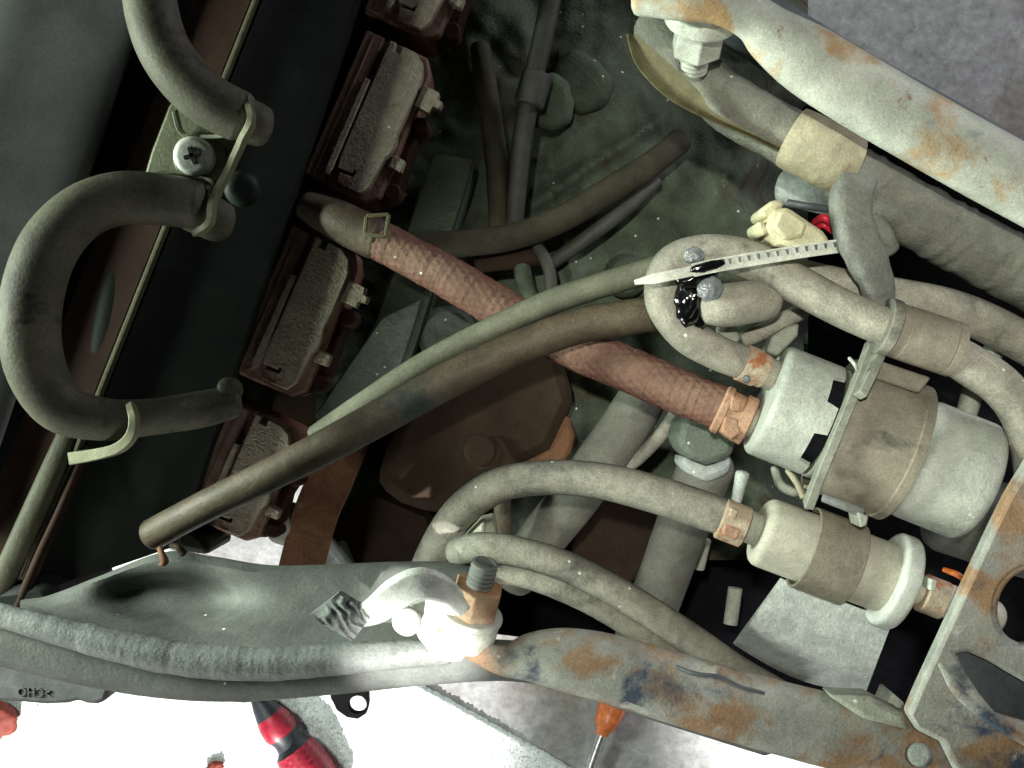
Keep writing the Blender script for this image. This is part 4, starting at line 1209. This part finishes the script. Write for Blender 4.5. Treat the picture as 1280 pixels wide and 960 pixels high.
# ------------------------------------------------------------------ wiring harness
def wrinkle(f=420.0, amp=0.05, tw=2.0):
    def m(L, a, c):
        return 1 + amp * (abs(math.sin(L * f * (1 + 0.3 * mnoise.noise(Vector((L * 12, 0, 1)))) + tw * a + 3.5 * mnoise.noise(c * 55))) ** 3) * 0.6 + 0.05 * mnoise.noise(c * 110) + 0.02 * mnoise.noise(c * 400)
    return m
r = empty('wiring_harness', W(1080, 220, 0.72), 'thick grey taped wiring harness under the upper rail', 'wiring harness')
tube('bundle', [(815, 30, 0.730, 26), (850, 70, 0.738, 30), (885, 108, 0.744, 33), (925, 138, 0.748, 35), (970, 163, 0.750, 35), (1010, 185, 0.752, 35), (1050, 205, 0.754, 34)], 'tape_grey', r, nseg=40, per=16, mod=wrinkle(160, 0.02))
tube('taped_run', [(1048, 210, 0.748, 35), (1085, 233, 0.748, 39), (1140, 266, 0.748, 39), (1210, 305, 0.748, 40), (1280, 341, 0.748, 41), (1340, 370, 0.748, 41)], 'tape_grey', r, nseg=56, per=36, mod=wrinkle(330, 0.07, 1.5), sharp=180)
tube('sleeve', [(990, 172, 0.754, 38), (1012, 183, 0.756, 40), (1040, 196, 0.756, 40), (1062, 206, 0.755, 38)], 'sleeve_tan', r, nseg=36, mod=wrinkle(60, 0.05), cap='flat')
tube('sleeve_edge', [(986, 196, 0.752, 5), (1000, 207, 0.757, 6), (1018, 214, 0.760, 5), (1034, 219, 0.757, 4)], 'sleeve_tan', r, nseg=10, mod=hose_mod(0.3, 200))
def cloth(L, a, c):
    q = 1.0 / (abs(math.cos(a)) ** 3.2 + abs(math.sin(a)) ** 3.2) ** (1 / 3.2)
    cr = abs(math.sin(L * 190 + 2.4 * math.sin(a + 0.6) + 3.0 * mnoise.noise(c * 70)))
    return q * 0.93 + 0.10 * mnoise.noise(c * 130) - 0.09 * (1 - cr) ** 4 * (0.5 + mnoise.noise(c * 60))
tube('branch', [(1078, 214, 0.756, 24), (1064, 246, 0.766, 28), (1066, 282, 0.769, 29), (1081, 318, 0.768, 28), (1094, 348, 0.765, 25), (1100, 374, 0.762, 21), (1102, 382, 0.760, 19)], 'tape_cloth', r, nseg=44, per=24, mod=cloth, flat=0.6, sharp=180, cap='flat')
tube('branch_lead', [(1094, 366, 0.76, 8), (1098, 382, 0.758, 7), (1106, 392, 0.752, 6)], 'tape_grey', r, nseg=12)
o = tube('rubber_nub', [(1092, 276, 0.752, 15), (1100, 294, 0.754, 17), (1110, 312, 0.752, 15)], 'tape_grey', nseg=18)
tag(o, 'small rounded grey rubber end beside the taped branch', 'cap')
o = tube('clear_tube', [(982, 232, 0.700, 24), (1015, 240, 0.705, 24), (1050, 250, 0.705, 22)], 'alloy_dust', nseg=20)
tag(o, 'bluish grey pipe end showing behind the cream connector', 'pipe')

def boot():
    # leaf-shaped flared lip of the harness boot
    outer = spline([(783, 42), (797, 82), (836, 122), (888, 150), (940, 172), (992, 198)], 8)
    inner = spline([(796, 44), (838, 80), (872, 112), (892, 140), (942, 166), (992, 190)], 8)
    V, F = [], []
    m = 5
    for i in range(len(outer)):
        for j in range(m):
            f = j / (m - 1)
            x = outer[i][0] * (1 - f) + inner[i][0] * f; y = outer[i][1] * (1 - f) + inner[i][1] * f
            V.append(W(x, y, 0.757 + 0.004 * f + (0.003 if j == 0 else 0)))
    k = len(V)
    V += [v - Vector((0, 0, 0.0016)) for v in V]
    n = len(outer)
    for i in range(n - 1):
        for j in range(m - 1):
            q = i * m + j
            F.append((q, q + 1, q + m + 1, q + m)); F.append((k + q, k + q + m, k + q + m + 1, k + q + 1))
        F.append((i * m, (i + 1) * m, k + (i + 1) * m, k + i * m))
        F.append((i * m + m - 1, k + i * m + m - 1, k + (i + 1) * m + m - 1, (i + 1) * m + m - 1))
    for j in range(m - 1):
        F.append((j, k + j, k + j + 1, j + 1))
        q = (n - 1) * m
        F.append((q + j, q + j + 1, k + q + j + 1, k + q + j))
    o = mesh_obj('rubber_boot', V, F, 'boot_olive', None, sharp=40)
    tag(o, 'olive leaf-shaped rubber lip under the taped harness', 'boot')
boot()

def connector():
    r = empty('wire_connector', W(990, 285, 0.74), 'cream plastic wire connector with a red wire beside the taped branch', 'connector')
    prism('shell', [(965, 262), (985, 258), (1030, 288), (1040, 302), (1032, 308), (1000, 312), (975, 304), (958, 285)], 0.772, 0.752, 'connector_cream', r, 0.0018)
    prism('step', [(975, 264), (986, 261), (1010, 278), (1004, 296), (982, 300), (966, 284)], 0.7745, 0.76, 'connector_cream', r, 0.0012)
    prism('collar', [(950, 262), (964, 251), (976, 248), (982, 256), (962, 272), (953, 272)], 0.770, 0.752, 'connector_cream', r, 0.0014)
    prism('collar', [(945, 280), (952, 274), (962, 284), (960, 294), (950, 292)], 0.770, 0.752, 'connector_cream', r, 0.0014)
    tube('red_wire', [(1018, 278, 0.757, 4), (1028, 272, 0.762, 5), (1036, 276, 0.762, 5), (1044, 284, 0.757, 4)], 'wire_red', r, nseg=12)
    tube('red_wire', [(1020, 284, 0.755, 4), (1030, 282, 0.759, 4), (1042, 290, 0.757, 4)], 'wire_red', r, nseg=12)
    tube('grey_wire', [(985, 254, 0.75, 5), (1010, 258, 0.752, 5), (1040, 262, 0.75, 5)], 'frame_dark', r, nseg=10)
connector()

# ------------------------------------------------------------------ things on the floor side, lower left
def pedal():
    r = empty('plastic_guard', W(60, 860, 0.55), 'dark grey plastic guard with raised lettering at the lower left corner', 'guard')
    zt = 0.66
    prism('shell', [(-60, 800), (60, 822), (140, 850), (137, 862), (131, 877), (120, 881), (106, 880), (98, 876), (82, 880), (55, 881), (20, 878), (-60, 874)], zt, 0.635, 'pedal_black', r, 0.002)
    cu = bpy.data.curves.new('lettering', 'FONT')
    cu.body = ">CHO"
    cu.size = S(15, zt); cu.extrude = 0.0004
    cu.align_x = 'LEFT'; cu.align_y = 'CENTER'
    cu.materials.append(M['pedal_black'])
    tmp = bpy.data.objects.new('lettering_curve', cu); COL.objects.link(tmp)
    bpy.context.view_layer.update()
    me = bpy.data.meshes.new_from_object(tmp.evaluated_get(bpy.context.evaluated_depsgraph_get()))
    bpy.data.objects.remove(tmp)
    o = bpy.data.objects.new('lettering', me); COL.objects.link(o)
    o.parent = r
    o.location = W(64, 866, zt + 0.0004) - ROOT[r.name]
    o.rotation_euler = (0, 0, math.radians(180 - 3))
pedal()

def screwdriver():
    r = empty('screwdriver', W(385, 930, 0.0), 'red and black screwdriver lying on the white cloth', 'screwdriver')
    A = W(318, 868, 0.026); B = W(420, 1010, 0.026)
    u = S(1, 0.03)
    L = (B - A).length
    def seg(name, s0, s1, prof, mat, mod=None, ns=32):
        lathe(name, A, B, [(s0 + (s1 - s0) * f, rr * u) for f, rr in prof], mat, r, ns, mod=mod)
    d = L / 175.0
    seg('ferrule', 0, 32 * d, [(0, 5), (0.1, 8), (0.5, 13), (1, 18)], 'handle_black')
    seg('grip_band', 32 * d, 62 * d, [(0, 18), (0.3, 21), (0.8, 22), (1, 20)], 'handle_red')
    seg('neck', 62 * d, 84 * d, [(0, 19), (0.3, 17), (0.7, 18), (1, 24)], 'handle_black')
    kn = lambda s, a: 1 + 0.025 * max(math.sin(a * 12 + s * 900), math.sin(a * 12 - s * 900))
    seg('grip', 84 * d, 150 * d, [(f / 30.0, 25 + 4 * math.sin(math.pi * f / 30.0)) for f in range(31)], 'handle_red', kn, 72)
    seg('end_cap', 150 * d, 175 * d, [(0, 26), (0.6, 24), (1, 14)], 'handle_black')
screwdriver()
def screwdriver2():
    r = empty('screwdriver', W(760, 900, 0.0), 'screwdriver with amber handle and bare steel shaft under the rusty rail', 'screwdriver')
    u = S(1, 0.03)
    A = W(772, 868, 0.028); B = W(752, 918, 0.028); L = (B - A).length
    lathe('handle', A, B, [(-0.06, 16 * u), (L * 0.4, 18 * u), (L * 0.75, 15 * u), (L * 0.9, 9 * u), (L, 8 * u)], 'handle_amber', r, 12)
    tube('shaft', [(757, 905, 0.028, 6), (742, 945, 0.024, 6), (725, 1000, 0.02, 6)], 'steel', r, nseg=16)
screwdriver2()
o = blob('red_rag', (-4, 898, 0.02, 26, 22, 0.6), 'scrap_red', None, 12, 0.5); tag(o, 'crumpled dark red scrap at the lower left edge', 'scrap')
o = blob('orange_fluff', (268, 960, 0.012, 12, 8, -0.5), 'scrap_red', None, 15, 0.6); tag(o, 'small orange-red scrap on the cloth at the bottom edge', 'scrap')
